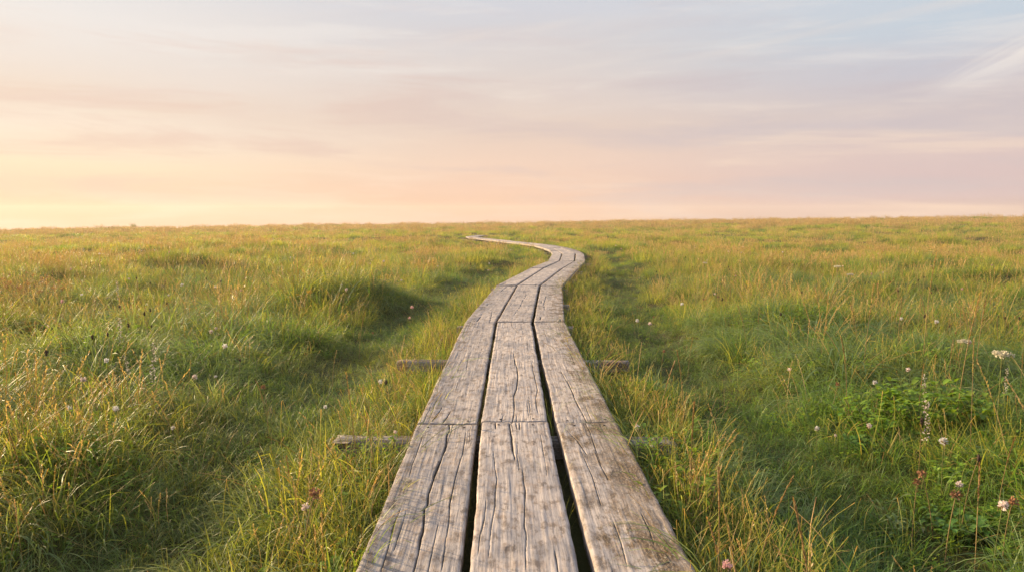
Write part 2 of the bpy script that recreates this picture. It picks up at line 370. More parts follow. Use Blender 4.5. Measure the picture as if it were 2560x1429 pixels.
def plank(sec, k, nl, nr, fl, frr):
    seed = sec * 3 + k; g = np.random.default_rng(100 + seed)
    L = np.linalg.norm((fl + frr - nl - nr) / 2); Wd = np.linalg.norm(nr - nl)
    near = sec < 2
    nx = 128 if near else (36 if sec == 2 else 14); ny = int(L / (.012 if near else (.02 if sec == 2 else .08)))
    # sections butt end to end with a small gap
    gap = g.uniform(.009, .014)
    u = np.concatenate([[0, .004, .012, .026], np.linspace(.05, .95, nx), [.974, .988, .996, 1]]); v = np.linspace(gap / L, 1 - gap / L, ny)
    UU, VV = np.meshgrid(u, v)
    U = UU.ravel(); Vv = VV.ravel()
    # wavering sawn edges and worn ends
    e = lambda a, b: (fbm(np.full_like(U, 3.1 * seed + a), Vv * L * b + a, 3))
    el = e(1.7, 3.0) * .004 + e(5.2, 14.) * .0025; er = e(9.4, 3.0) * .004 + e(12.6, 14.) * .0025
    en = fbm(U * Wd * 28 + seed, np.full_like(U, 2.5), 3) * .006; ef = fbm(U * Wd * 28 + seed * 2, np.full_like(U, 8.5), 3) * .006
    P = ((1 - U) * (1 - Vv))[:, None] * nl + (U * (1 - Vv))[:, None] * nr + ((1 - U) * Vv)[:, None] * fl + (U * Vv)[:, None] * frr
    ax = (frr - nr + fl - nl); ax = ax / np.linalg.norm(ax); pr = np.array([ax[1], -ax[0]])
    P = P + pr * (el * (1 - U) + er * U)[:, None] + ax * (en * np.exp(-Vv * L / .03) + ef * np.exp(-(1 - Vv) * L / .03))[:, None]
    du = np.minimum(U, 1 - U) * Wd; dv = np.minimum(Vv, 1 - Vv) * L
    z = np.zeros_like(U)
    r = .010
    z -= np.where(du < r, r - np.sqrt(np.maximum(r * r - (r - du) ** 2, 0)), 0) * .9
    r2 = .006
    z -= np.where(dv < r2, r2 - np.sqrt(np.maximum(r2 * r2 - (r2 - dv) ** 2, 0)), 0)
    z += .0022 * fbm(P[:, 0] * 9 + seed, P[:, 1] * 2.2, 3) + .0012 * fbm(U * Wd * 90 + seed * 7, Vv * L * 3, 2)
    z += (g.uniform(-.5, .5) * (U - .5) * .012) + g.uniform(-.006, .005) + (Vv - .5) * g.uniform(-.009, .009) - .004 * (1 - (2 * U - 1) ** 2) * g.uniform(-.3, 1)
    crack = np.zeros_like(U)
    def add_crack(poly, w, depth=1.0):
        nonlocal crack, z
        poly = np.array(poly); o = np.argsort(poly[:, 1]); poly = poly[o]
        y = P[:, 1]; cx = np.interp(y, poly[:, 1], poly[:, 0])
        cx = cx + .0013 * fbm(y * 16, np.full_like(y, w * 999), 3)
        y0, y1 = poly[0, 1], poly[-1, 1]; tt = np.clip((y - y0) / (y1 - y0), 0, 1)
        ww = w * (.45 + .55 * np.sin(np.pi * np.clip(tt, .12, .88))) * (1 + .5 * fbm(y * 12, np.full_like(y, 3.3 + w * 500), 2))
        inside = ((y >= y0) & (y <= y1))
        m = np.exp(-((P[:, 0] - cx) / ww) ** 2) * inside * sm(0, .06, tt + .06 * (dv < .05)) * sm(1, .94, tt - .06 * (dv < .05))
        m *= depth
        crack = np.maximum(crack, m); z = z - m * .012 * min(1, w / .003)
    for key, w, poly in CR:
        if key == (sec, k): add_crack(poly, w * .72, .95)
    nrand = (2 + (k * 2 + sec) % 4) if near else 3
    for _ in range(nrand):
        u0 = g.uniform(.08, .92); v0 = g.choice([g.uniform(0, .85), 0.0, .9]); ln = g.uniform(.08, .38) / L * 1.6
        if v0 == .9: v0 = 1 - ln
        pts = []
        for s_ in np.linspace(0, 1, 5):
            vv = min(1, v0 + ln * s_); uu = u0 + g.uniform(-.012, .012) + s_ * g.uniform(-.02, .02)
            pts.append((1 - uu) * (1 - vv) * nl + uu * (1 - vv) * nr + (1 - uu) * vv * fl + uu * vv * frr)
        if pts[0][1] < pts[-1][1] - .02: add_crack(pts, g.uniform(.0008, .0014) if near else g.uniform(.0018, .0032), g.uniform(.5, .95))
    for c_, rad in KNOTS.get((sec, k), []):
        d_ = np.hypot((P[:, 0] - c_[0]), (P[:, 1] - c_[1]) * .55) / rad
        d_ = d_ * (1 + .35 * fbm(P[:, 0] * 30, P[:, 1] * 30, 2)); crack = np.maximum(crack, .35 * np.exp(-((d_ - .75) / .22) ** 2) * (P[:, 0] < c_[0] + .006)); crack = np.maximum(crack, .16 * np.exp(-d_ ** 2)); z -= .001 * np.exp(-d_ ** 2)
    # grime on the end grain
    crack = np.maximum(crack, np.exp(-dv / .004) * .7 * (.5 + .5 * vnoise(U * Wd * 60, np.full_like(U, seed))))
    stain = np.zeros_like(U)
    if k == 2:
        stain = .25 + .75 * sm(.30, .85, U)
        if sec == 1: stain *= .75 * sm(.25, .8, U)
        if sec > 1: stain *= .5
    elif k == 0: stain = .18 * sm(.5, .0, U) + .05
    else: stain = np.full_like(U, .04)
    stain = np.clip(stain * (1 + .5 * fbm(P[:, 0] * 3, P[:, 1] * 1.3, 2)), 0, 1)
    tone = np.full_like(U, g.uniform(.40, .68) if not near else {(0,0):.38,(0,1):.54,(0,2):.50,(1,0):.44,(1,1):.58,(1,2):.47}[(sec,k)])
    N = len(U); nu = len(u)
    Vt = np.column_stack([P, z])
    wear = np.column_stack([crack, stain, tone])
    uvm = np.column_stack([U * Wd + 1.37 * seed, Vv * L + 4.9 * seed])
    ii = np.arange(ny - 1)[:, None]; jj = np.arange(nu - 1)[None, :]
    Fs = np.stack([ii * nu + jj, ii * nu + jj + 1, (ii + 1) * nu + jj + 1, (ii + 1) * nu + jj], -1).reshape(-1, 4).tolist()
    # rim down to the underside
    rim = list(range(nu)) + [r_ * nu + nu - 1 for r_ in range(1, ny)] + [(ny - 1) * nu + c_ for c_ in range(nu - 2, -1, -1)] + [r_ * nu for r_ in range(ny - 2, 0, -1)]
    cen = P.mean(axis=0)
    rings = [rim]
    vs = [Vt]; ws = [wear]; us = [uvm]; base = N
    for q_, dz in enumerate((-.012, -.030, -TH)):
        rp = Vt[rim].copy(); rp[:, 2] = dz + .0015 * fbm(np.arange(len(rim)) * .2, np.full(len(rim), q_ + seed * 1.0), 2)
        vs.append(rp); w2 = wear[rim].copy(); w2[:, 0] *= .5; w2[:, 1] *= .3; w2[:, 2] = .62 if k == 2 else .5; ws.append(w2)
        u2 = uvm[rim].copy(); u2[:, 0] += -dz * 1.0 + .2; us.append(u2)
        rings.append(list(range(base, base + len(rim)))); base += len(rim)
    n = len(rim)
    for a, b in zip(rings[:-1], rings[1:]):
        for t in range(n): Fs.append((a[t], b[t], b[(t + 1) % n], a[(t + 1) % n]))
    # underside: strip between left and right rim
    bot = rings[-1]; near_e = bot[:nu]; right_e = bot[nu - 1:nu - 1 + ny]; far_e = bot[nu - 1 + ny - 1:nu - 1 + ny - 1 + nu]; left_e = [bot[0]] + bot[::-1][:ny - 1]
    for t in range(ny - 1): Fs.append((left_e[t], left_e[t + 1], right_e[t + 1], right_e[t]))
    VV_ = np.vstack(vs); VV_[:, :3] -= BO
    o = mesh('plank', VV_, Fs, WOOD, boardwalk, {'wear': np.vstack(ws)}, np.vstack(us))
    # nails near the ends
    if sec < 5:
        for vv in ((1 - .055 / L,) if sec == 0 else (.05 / L, 1 - .055 / L) if sec < 4 else (.05 / L,)):
            for uu in (.24, .78):
                uu += g.uniform(-.05, .05)
                c_ = (1 - uu) * (1 - vv) * nl + uu * (1 - vv) * nr + (1 - uu) * vv * fl + uu * vv * frr
                idx = np.argmin(np.hypot(*(P - c_).T)); zz = z[idx]
                ang = np.linspace(0, 2 * np.pi, 9)[:-1]; rad = .0068
                nv = [(c_[0] + rad * math.cos(a) * (1.0), c_[1] + rad * math.sin(a), zz + .0005) for a in ang] + [(c_[0] + rad * .8 * math.cos(a), c_[1] + rad * .8 * math.sin(a), zz + .0025) for a in ang] + [(c_[0], c_[1], zz + .003)]
                nf = [(t, (t + 1) % 8, 8 + (t + 1) % 8, 8 + t) for t in range(8)] + [(8 + t, 8 + (t + 1) % 8, 16) for t in range(8)]
                mesh('nail', np.array(nv) - BO, nf, mN, o)
    return o
lab = {(0, 2): 'near right plank with brown moss stains and pale lichen', (1, 2): 'right plank with a brown stain along its outer edge', (0, 0): 'near left plank with one long dark crack'}
for s in range(len(rows) - 1):
    a, b = rows[s], rows[s + 1]
    for k in range(3):
        o = plank(s, k, a[2 * k], a[2 * k + 1], b[2 * k], b[2 * k + 1])
        if (s, k) in lab: o['label'] = lab[(s, k)]

def beam(c0, c1, width, h, ztop, seed):
    c0 = np.array(c0); c1 = np.array(c1); L = np.linalg.norm(c1 - c0); ax = (c1 - c0) / L; pr = np.array([-ax[1], ax[0]])
    n = 60; prof = [(-.5, -1), (-.5, -.5), (-.5, -.05), (-.48, 0), (-.22, .01), (0, 0), (.22, .01), (.48, 0), (.5, -.05), (.5, -.5), (.5, -1)]
    m = len(prof); VV_ = []; uv = []; wear = []
    for i_ in range(n):
        t = i_ / (n - 1); 
        for q_, (a, b) in enumerate(prof):
            jig = .006 * (vnoise(np.array([t * 12. + seed]), np.array([q_ * 1.7]))[0] - .5)
            rag = .02 * (vnoise(np.array([q_ * 1.3 + seed]), np.array([3.3]))[0] - .5) * (1 if i_ in (0, n - 1) else 0)
            p2 = c0 + ax * (L * t + rag) + pr * (a * width + jig)
            VV_.append((p2[0], p2[1], ztop + b * h + jig)); uv.append((a * width + b * h + seed * 2.2, L * t + seed))
            wear.append((.85 if q_ in (4, 6) and vnoise(np.array([t * 6. + seed * 3]), np.array([q_ * 1.]))[0] > .5 else 0, .25, .45))
    Fs = [(i_ * m + q_, (i_ + 1) * m + q_, (i_ + 1) * m + q_ + 1, i_ * m + q_ + 1) for i_ in range(n - 1) for q_ in range(m - 1)]
    Fs += [tuple(range(m)), tuple(range((n - 1) * m + m - 1, (n - 1) * m - 1, -1)), tuple(x for x in ((n - 1) * m, 0, m - 1, n * m - 1))]
    return mesh('crossbeam', np.array(VV_) - BO, Fs, BEAMW, boardwalk, {'wear': np.array(wear)}, np.array(uv))
zb = -TH - .006
lab_b = ['near crossbeam sticking out into the grass on both sides', 'second crossbeam, its grey ends bare of grass']
beams = []
for q_, (y, xl, xr) in enumerate(((3.22, -.79, .72), (5.02, -.785, .80))):
    o = beam((xl, y + .01), (xr, y - .01), ( .115 if q_ == 0 else .095), .065, zb, q_ + 1); o['label'] = lab_b[q_]; beams.append((y, xl, xr))
bw = []
for s in range(2, len(rows) - 1):
    for t in ((.02, .5) if s < 4 else (.02,)):
        c_ = centre[s] * (1 - t) + centre[s + 1] * t; ax = centre[s + 1] - centre[s]; ax /= np.linalg.norm(ax); pr = np.array([ax[1], -ax[0]])
        beam(c_ - pr * .52, c_ + pr * .52, .11, .085, zb, s * 2 + t + 5)

# ------------------------------------------------------------------ grass materials
def blade_mat(name, tip, base, dry, dryamt=.3, trans=.35, patch=1.0):
    m, nt, out = newmat(name)
    at = nt.node('ShaderNodeAttribute', attribute_name='bl'); s = nt.node('ShaderNodeSeparateColor'); nt.set(s.inputs[0], at.outputs['Color'])
    t, rn, r2 = s.outputs
    oi = nt.node('ShaderNodeObjectInfo').outputs['Random']
    pos = nt.node('ShaderNodeNewGeometry').outputs['Position']
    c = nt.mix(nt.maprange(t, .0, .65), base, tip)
    dm = nt.math('ADD', nt.math('MULTIPLY', rn, .6), nt.math('MULTIPLY', oi, .4))
    c = nt.mix(nt.maprange(dm, 1 - dryamt - .15, 1 - dryamt + .15), c, dry)
    c = nt.mix(nt.math('MULTIPLY', nt.maprange(t, .82, 1.0), nt.maprange(r2, .35, .8)), c, tuple(v * 1.1 for v in dry[:3]) + (1,))
    n1 = nt.noise(pos, .55, 4, .6); n2 = nt.noise(nt.vmath('ADD', pos, (31., 7., 2.)), .30, 4, .6)
    c = nt.mix(nt.math('MULTIPLY', nt.maprange(n1, .46, .66), .75 * patch), c, nt.mix(.5, c, (.06, .16, .075, 1)))
    c = nt.mix(nt.math('MULTIPLY', nt.maprange(n2, .45, .66), .5 * patch), c, nt.mix(.5, c, (.30, .25, .06, 1)))
    hv = nt.node('ShaderNodeHueSaturation'); nt.set(hv.inputs['Color'], c)
    nt.set(hv.inputs['Value'], nt.math('ADD', nt.math('MULTIPLY', r2, .5), .75)); nt.set(hv.inputs['Hue'], nt.math('ADD', nt.math('MULTIPLY', rn, .03), .485))
    c = hv.outputs[0]
    d = nt.node('ShaderNodeBsdfPrincipled'); nt.set(d.inputs['Base Color'], c); d.inputs['Roughness'].default_value = .5; d.inputs['Specular IOR Level'].default_value = .35
    tr = nt.node('ShaderNodeBsdfTranslucent'); nt.set(tr.inputs[0], nt.mix(1.0, c, (1.6, 1.45, .75, 1), 'MULTIPLY'))
    mx = nt.node('ShaderNodeMixShader'); mx.inputs[0].default_value = trans
    nt.l.new(d.outputs[0], mx.inputs[1]); nt.l.new(tr.outputs[0], mx.inputs[2]); nt.l.new(mx.outputs[0], out.inputs[0]); return m
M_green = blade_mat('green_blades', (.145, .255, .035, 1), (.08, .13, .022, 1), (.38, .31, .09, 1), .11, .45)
M_blue = blade_mat('bluegreen_blades', (.178, .26, .10, 1), (.08, .13, .045, 1), (.34, .31, .15, 1), .07, .42)
M_yel = blade_mat('yellowing_blades', (.34, .37, .06, 1), (.15, .19, .035, 1), (.54, .42, .14, 1), .2, .45, .4)
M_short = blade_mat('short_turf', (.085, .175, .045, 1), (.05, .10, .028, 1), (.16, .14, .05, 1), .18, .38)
M_straw = blade_mat('dry_straw', (.50, .38, .17, 1), (.28, .27, .08, 1), (.42, .27, .12, 1), .35, .35, .0)
M_leaf = blade_mat('herb_leaves', (.19, .33, .03, 1), (.13, .22, .025, 1), (.34, .38, .05, 1), .25, .42, .0)
M_seed = blade_mat('seed_heads', (.38, .28, .12, 1), (.26, .20, .08, 1), (.32, .19, .09, 1), .4, .25, .0)

# ------------------------------------------------------------------ blades
class Geo:
    def __init__(s): s.V = []; s.F = []; s.A = []; s.n = 0
    def add(s, V, Fc, A):
        s.V.append(V); s.A.append(A); s.F.extend([tuple(x + s.n for x in f) for f in Fc]); s.n += len(V)
    def out(s): return np.vstack(s.V), s.F, np.vstack(s.A)
def blades(G, n, Rad, L, lv, Wd, lean, curl, seg, g, wind=None, kink=0.0, base_r=1.0):
    for _ in range(n):
        r = Rad * math.sqrt(g.random()) ; a = g.uniform(0, 2 * math.pi)
        bx, by = r * math.cos(a) * base_r, r * math.sin(a) * base_r
        az = a + g.normal(0, .9) if wind is None else wind + g.normal(0, .55)
        l = L * g.uniform(1 - lv, 1 + lv * .6); th = abs(g.normal(lean, lean * .5)); cu = g.normal(curl, curl * .4)
        w = Wd * g.uniform(.7, 1.3); x, y, z = bx, by, -.02; pts = []
        fold = g.uniform(.3, .8) if g.random() < kink else 9
        tw = g.uniform(-.9, .9)
        for k in range(seg + 1):
            t = k / seg; pts.append((x, y, z))
            an = th + cu * t ** 1.3 + (1.2 if t > fold else 0); st = l / seg
            x += math.sin(an) * math.cos(az) * st; y += math.sin(an) * math.sin(az) * st; z += math.cos(an) * st
        px, py = -math.sin(az), math.cos(az)
        V = []; A = []; rn = g.random(); r2 = g.random()
        for k in range(seg):
            t = k / seg; ww = w * .5 * min(1, .75 + t) * (1 - t ** 2.2 * .8)
            c_, s_ = math.cos(tw * t), math.sin(tw * t)
            dx, dy, dz = px * c_, py * c_, s_
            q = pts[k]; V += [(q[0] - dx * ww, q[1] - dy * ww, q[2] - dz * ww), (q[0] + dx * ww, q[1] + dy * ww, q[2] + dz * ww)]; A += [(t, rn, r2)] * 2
        V.append(pts[-1]); A.append((1, rn, r2))
        Fc = [(2 * k, 2 * k + 1, 2 * k + 3, 2 * k + 2) for k in range(seg - 1)] + [(2 * seg - 2, 2 * seg - 1, 2 * seg)]
        G.add(np.array(V), Fc, np.array(A))
def tube(G, pts, rad, g, sides=3, t0=0, t1=1, rn=None, r2=None):
    V = []; A = []; rn = g.random() if rn is None else rn; r2 = g.random() if r2 is None else r2
    n = len(pts)
    for k, p_ in enumerate(pts):
        t = k / (n - 1)
        for s_ in range(sides):
            a = 2 * math.pi * s_ / sides; V.append((p_[0] + rad[k] * math.cos(a), p_[1] + rad[k] * math.sin(a), p_[2])); A.append((t0 + (t1 - t0) * t, rn, r2))
    Fc = [(k * sides + s_, k * sides + (s_ + 1) % sides, (k + 1) * sides + (s_ + 1) % sides, (k + 1) * sides + s_) for k in range(n - 1) for s_ in range(sides)]
    G.add(np.array(V), Fc, np.array(A))
def curve(L, th, cu, az, n, b=(0, 0, -.02)):
    x, y, z = b; o = []
    for k in range(n + 1):
        o.append((x, y, z)); an = th + cu * (k / n) ** 1.5; st = L / n
        x += math.sin(an) * math.cos(az) * st; y += math.sin(an) * math.sin(az) * st; z += math.cos(an) * st
    return o
def spikelets(G, p0, p1, n, size, spread, g):
    p0 = np.array(p0); p1 = np.array(p1); d = p1 - p0; ln = np.linalg.norm(d); d /= ln
    for k in range(n):
        t = (k + .5) / n; c_ = p0 + (p1 - p0) * t; a = g.uniform(0, 6.28); pr = np.array([math.cos(a), math.sin(a), 0])
        s_ = spread * math.sin(math.pi * (.15 + .8 * t)); v = d * size * 1.2 + pr * size * s_; sd_ = np.cross(v, [0, 0, 1.]); sd_ = sd_ / (np.linalg.norm(sd_) + 1e-9) * size * .28
        V = np.array([c_, c_ + v * .5 + sd_, c_ + v, c_ + v * .5 - sd_]); G.add(V, [(0, 1, 2, 3)], np.array([(t, g.random(), g.random())] * 4))
def ovleaf(G, base, az, up, L, Wd, g, droop=.6, seg=4):
    V = []; A = []; rn = g.random(); r2 = g.random(); x, y, z = base; px, py = -math.sin(az), math.cos(az)
    for k in range(seg + 1):
        t = k / seg; w = Wd * .5 * math.sin(math.pi * min(1, .08 + .92 * t)) ** .7 if k < seg else 0
        V += [(x - px * w, y - py * w, z + w * .35), (x, y, z), (x + px * w, y + py * w, z + w * .35)]; A += [(t * .8, rn, r2)] * 3
        e_ = up - droop * t; x += math.cos(e_) * math.cos(az) * L / seg; y += math.cos(e_) * math.sin(az) * L / seg; z += math.sin(e_) * L / seg
    Fc = []
    for k in range(seg):
        b_ = 3 * k; Fc += [(b_, b_ + 1, b_ + 4, b_ + 3), (b_ + 1, b_ + 2, b_ + 5, b_ + 4)]
    G.add(np.array(V), Fc, np.array(A))

SRC = {}
def source(name, build, mat, seeds):
    c_ = bpy.data.collections.new('tufts_' + name)
    for k in range(seeds):
        g = np.random.default_rng(1000 + k * 7 + sum(map(ord, name))); G = Geo(); build(G, g)
        V, Fc, A = G.out(); me = mesh(name, V, Fc, mat, attr={'bl': A}, loose=True)
        o = bpy.data.objects.new('%s_%02d' % (name, k), me); c_.objects.link(o)
    SRC[name] = (c_, seeds)

def b_fine(G, g):
    blades(G, 32, .08, .23, .45, .0040, .6, 1.8, 6, g, kink=.22)
def b_arch(G, g):     # long combed arching blades
    blades(G, 28, .06, .36, .35, .0042, .5, 2.1, 8, g, wind=0.0, kink=.06)
def b_yel(G, g):
    blades(G, 17, .08, .24, .5, .0046, .42, 1.5, 6, g, kink=.25)
    for _ in range(3):
        p_ = curve(g.uniform(.24, .36), g.uniform(.05, .3), .5, g.uniform(0, 6.28), 5, (g.uniform(-.05, .05), g.uniform(-.05, .05), -.02)); tube(G, p_, [.0011] * 6, g)
def b_short(G, g):
    blades(G, 46, .10, .14, .5, .0036, .8, 1.5, 5, g, kink=.15)
def b_straw(G, g):
    for _ in range(5):
        az = g.uniform(0, 6.28); L = g.uniform(.28, .46); p_ = curve(L, abs(g.normal(.12, .12)), g.uniform(.1, .7), az, 6, (g.uniform(-.08, .08), g.uniform(-.08, .08), -.02))
        tube(G, p_, [.0012] * 5 + [.001, .0007], g); spikelets(G, p_[4], p_[6], 12, .011, .7, g)
    blades(G, 6, .08, .22, .3, .0024, .3, 1.2, 4, g, kink=.3)
def b_bent(G, g):     # dry bent stalks lying across
    for _ in range(7):
        p_ = curve(g.uniform(.18, .34), g.uniform(.5, 1.2), .6, g.uniform(0, 6.28), 4, (g.uniform(-.08, .08), g.uniform(-.08, .08), .02)); tube(G, p_, [.0013] * 5, g)
def b_herb(G, g):     # clover and other small leaves
    for _ in range(16):
        az = g.uniform(0, 6.28); r = .08 * math.sqrt(g.random()); b = (r * math.cos(az), r * math.sin(az), g.uniform(.03, .10)); a0 = g.uniform(0, 6.28)
        tube(G, [(b[0] * .3, b[1] * .3, -.02), b], [.0009, .0008], g)
        for q_ in range(3): ovleaf(G, b, a0 + q_ * 2.09, g.uniform(.1, .6), .018, .016, g, .4, 2)
def b_patchg(G, g): blades(G, 90, .30, .24, .35, .0075, .35, 1.2, 3, g)
def b_patchy(G, g):
    blades(G, 80, .30, .25, .35, .0070, .25, .9, 3, g)
def b_patchs(G, g):
    for _ in range(32):
        az = g.uniform(0, 6.28); r = .3 * math.sqrt(g.random()); p_ = curve(g.uniform(.26, .42), abs(g.normal(.1, .12)), g.uniform(.1, .6), az, 3, (r * math.cos(az * 3), r * math.sin(az * 3), -.02))
        tube(G, p_, [.0022] * 3 + [.0018], g); spikelets(G, p_[2], p_[3], 5, .024, .6, g)
def b_farg(G, g): blades(G, 110, .75, .24, .4, .020, .35, 1.0, 2, g)
def b_fary(G, g): blades(G, 110, .75, .26, .4, .018, .25, .8, 2, g)
def b_fars(G, g):
    for _ in range(45):
        az = g.uniform(0, 6.28); r = .75 * math.sqrt(g.random()); p_ = curve(g.uniform(.24, .40), abs(g.normal(.1, .1)), .3, az, 2, (r * math.cos(az * 3), r * math.sin(az * 3), -.02))
        tube(G, p_, [.005, .006, .004], g); spikelets(G, p_[1], p_[2], 3, .05, .5, g)
source('fine', b_fine, M_green, 6); source('arch', b_arch, M_blue, 6); source('yel', b_yel, M_yel, 5); source('short', b_short, M_short, 5)
source('straw', b_straw, M_straw, 5); source('bent', b_bent, M_straw, 4); source('herb', b_herb, M_leaf, 4)
source('patchg', b_patchg, M_green, 4); source('patchb', b_patchg, M_blue, 3); source('patchy', b_patchy, M_yel, 4); source('patchs', b_patchs, M_straw, 4)
source('farg', b_farg, M_green, 3); source('fary', b_fary, M_yel, 3); source('fars', b_fars, M_seed, 3)
ORDER = list(SRC)

def inst_object(name, P, kind_idx, rot, scl, label, cat):
    """one object that stands a chosen tuft on every point"""
    me = bpy.data.meshes.new(name); me.vertices.add(len(P)); me.vertices.foreach_set('co', P.astype(np.float32).ravel())
    for nm, ty, arr in (('kind', 'INT', kind_idx.astype(np.int32)), ('scl', 'FLOAT', scl.astype(np.float32)), ('pick', 'INT', rng.integers(0, 9999, len(P)).astype(np.int32))):
        a = me.attributes.new(nm, ty, 'POINT'); a.data.foreach_set('value', arr)
    a = me.attributes.new('rot', 'FLOAT_VECTOR', 'POINT'); a.data.foreach_set('vector', rot.astype(np.float32).ravel())
    o = bpy.data.objects.new(name, me); COL.objects.link(o)
    ng = bpy.data.node_groups.new('scatter_' + name, 'GeometryNodeTree')
    ng.interface.new_socket('Geometry', in_out='INPUT', socket_type='NodeSocketGeometry'); ng.interface.new_socket('Geometry', in_out='OUTPUT', socket_type='NodeSocketGeometry')
    N, Lk = ng.nodes, ng.links
    gi = N.new('NodeGroupInput'); go_ = N.new('NodeGroupOutput'); jn = N.new('GeometryNodeJoinGeometry')
    def named(nm, ty):
        n = N.new('GeometryNodeInputNamedAttribute'); n.data_type = ty; n.inputs[0].default_value = nm; return n.outputs[0]
    kd, sc_, rt, pk = named('kind', 'INT'), named('scl', 'FLOAT'), named('rot', 'FLOAT_VECTOR'), named('pick', 'INT')
    for k in sorted(set(kind_idx.tolist())):
        col, cnt = SRC[ORDER[k]]
        cmp_ = N.new('FunctionNodeCompare'); cmp_.data_type = 'INT'; cmp_.operation = 'EQUAL'
        ins = [s for s in cmp_.inputs if s.type == 'INT']; Lk.new(kd, ins[0]); ins[1].default_value = k
        ci = N.new('GeometryNodeCollectionInfo'); ci.inputs[0].default_value = col; ci.inputs['Separate Children'].default_value = True; ci.inputs['Reset Children'].default_value = True
        ip = N.new('GeometryNodeInstanceOnPoints'); Lk.new(gi.outputs[0], ip.inputs['Points']); Lk.new(cmp_.outputs[0], ip.inputs['Selection'])
        Lk.new(ci.outputs[0], ip.inputs['Instance']); ip.inputs['Pick Instance'].default_value = True; Lk.new(pk, ip.inputs['Instance Index'])
        Lk.new(rt, ip.inputs['Rotation']); Lk.new(sc_, ip.inputs['Scale']); Lk.new(ip.outputs[0], jn.inputs[0])
    Lk.new(jn.outputs[0], go_.inputs[0])
    md = o.modifiers.new('scatter', 'NODES'); md.node_group = ng
    tag(o, label, cat, kind='stuff'); return o

# ------------------------------------------------------------------ scatter
def sector(r0, r1, dens, half=50):
    A = R(2 * half) / 2 * (r1 * r1 - r0 * r0); n = int(A * dens)
    r = np.sqrt(rng.uniform(r0 * r0, r1 * r1, n)); a = rng.uniform(-R(half), R(half), n)
    return r * np.sin(a), r * np.cos(a), r
zones = [(.8, 4.5, 430), (4.5, 9, 230), (9, 15, 95), (15, 21, 55), (14, 20, 7, 1), (20, 32, 14, 1), (32, 52, 6.0, 1), (52, 70, 3.5, 1), (50, 66, 1.0, 2), (66, 125, 2.2, 2)]
PX, PY, PD, PL = [], [], [], []
for z_ in zones:
    x, y, d = sector(z_[0], z_[1], z_[2]); PX.append(x); PY.append(y); PD.append(d); PL.append(np.full(len(x), z_[3] if len(z_) > 3 else 0))
px, py, pd, pl = map(np.concatenate, (PX, PY, PD, PL))
wdist, wside = walk_dist(px, py)
inner = np.where(pl == 0, .475, np.where(pl == 1, .50, .9))
keep = wdist > inner
for by, xl, xr in beams:      # leave the beam ends showing
    keep &= ~((np.abs(py - by + .07) < .15) & (px > xl - .02) & (px < xr + .02) & (rng.random(len(px)) < .93))
for hx_, hy_, hr in ((2180, 985, .17), (2340, 950, .22), (2400, 1270, .13)):
    cx_, cy_, _z = head_at(hx_, hy_, .2); keep &= ~((np.hypot(px - cx_, py - cy_) < hr) & (rng.random(len(px)) < .8))
px, py, pd, pl, wdist, wside = (v[keep] for v in (px, py, pd, pl, wdist, wside))
pz = ground(px, py)
n = len(px)
lush = fbm(px / 1.6, py / 1.6, 3); dry = fbm(px / 2.6 + 40, py / 2.6 + 11, 3); tall = fbm(px / 1.1 + 70, py / 1.1 + 9, 3); her = fbm(px / .8 + 20, py / .8 + 60, 2)
fringe = np.exp(-((wdist - .60) / .22) ** 2)
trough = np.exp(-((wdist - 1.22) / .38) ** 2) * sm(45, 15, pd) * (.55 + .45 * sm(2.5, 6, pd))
side_l = sm(.0, -2.5, px)          # left meadow is warmer, right greener
w = {
 'fine': .9 + 1.4 * np.clip(lush + .2, 0, 1) + .3 * (1 - fringe),
 'arch': np.clip(.75 + 1.8 * lush, 0.05, 2) * (1 - .8 * fringe),
 'yel': np.clip(.38 + .40 * sm(3, 9, pd) + 1.7 * dry, .06, 2.2) + .5 * side_l * sm(4.5, 10, pd) + 1.3 * fringe + .35 * sm(5, 12, pd),
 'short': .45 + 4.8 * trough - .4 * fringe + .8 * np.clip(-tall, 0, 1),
 'straw': (np.clip(.10 + .10 * sm(3, 9, pd) + .9 * dry, .03, 1) * .8 + .12 * side_l * sm(4.5, 10, pd) + .22 * fringe + .12 * sm(5, 14, pd)) * (1 - .9 * trough),
 'bent': .10 + .25 * np.clip(dry, 0, 1) + .2 * fringe,
 'herb': np.clip(.15 + 1.5 * her, .03, 1.4) * sm(14, 6, pd),
}
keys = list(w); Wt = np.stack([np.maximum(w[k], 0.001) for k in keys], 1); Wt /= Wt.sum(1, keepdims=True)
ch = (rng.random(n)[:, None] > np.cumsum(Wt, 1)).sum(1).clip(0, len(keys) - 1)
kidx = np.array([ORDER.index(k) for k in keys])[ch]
# mid and far use wide patches
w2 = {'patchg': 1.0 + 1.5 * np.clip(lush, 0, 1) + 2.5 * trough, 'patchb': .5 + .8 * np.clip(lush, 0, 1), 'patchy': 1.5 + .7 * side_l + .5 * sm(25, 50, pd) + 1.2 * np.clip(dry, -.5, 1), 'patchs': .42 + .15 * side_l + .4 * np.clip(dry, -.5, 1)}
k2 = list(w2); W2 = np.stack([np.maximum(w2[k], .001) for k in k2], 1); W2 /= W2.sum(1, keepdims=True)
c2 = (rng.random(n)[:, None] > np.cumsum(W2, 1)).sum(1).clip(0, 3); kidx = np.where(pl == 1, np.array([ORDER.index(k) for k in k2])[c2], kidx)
big = fbm(px / 9 + 4, py / 5 + 31, 2)
w3 = np.stack([1.1 + 1.2 * np.clip(big, -.5, 1), .8 + 0 * px, .38 - .38 * np.clip(big, -.5, .6)], 1); w3 /= w3.sum(1, keepdims=True)
c3 = (rng.random(n)[:, None] > np.cumsum(w3, 1)).sum(1).clip(0, 2); kidx = np.where(pl == 2, np.array([ORDER.index(k) for k in ('farg', 'fary', 'fars')])[c3], kidx)
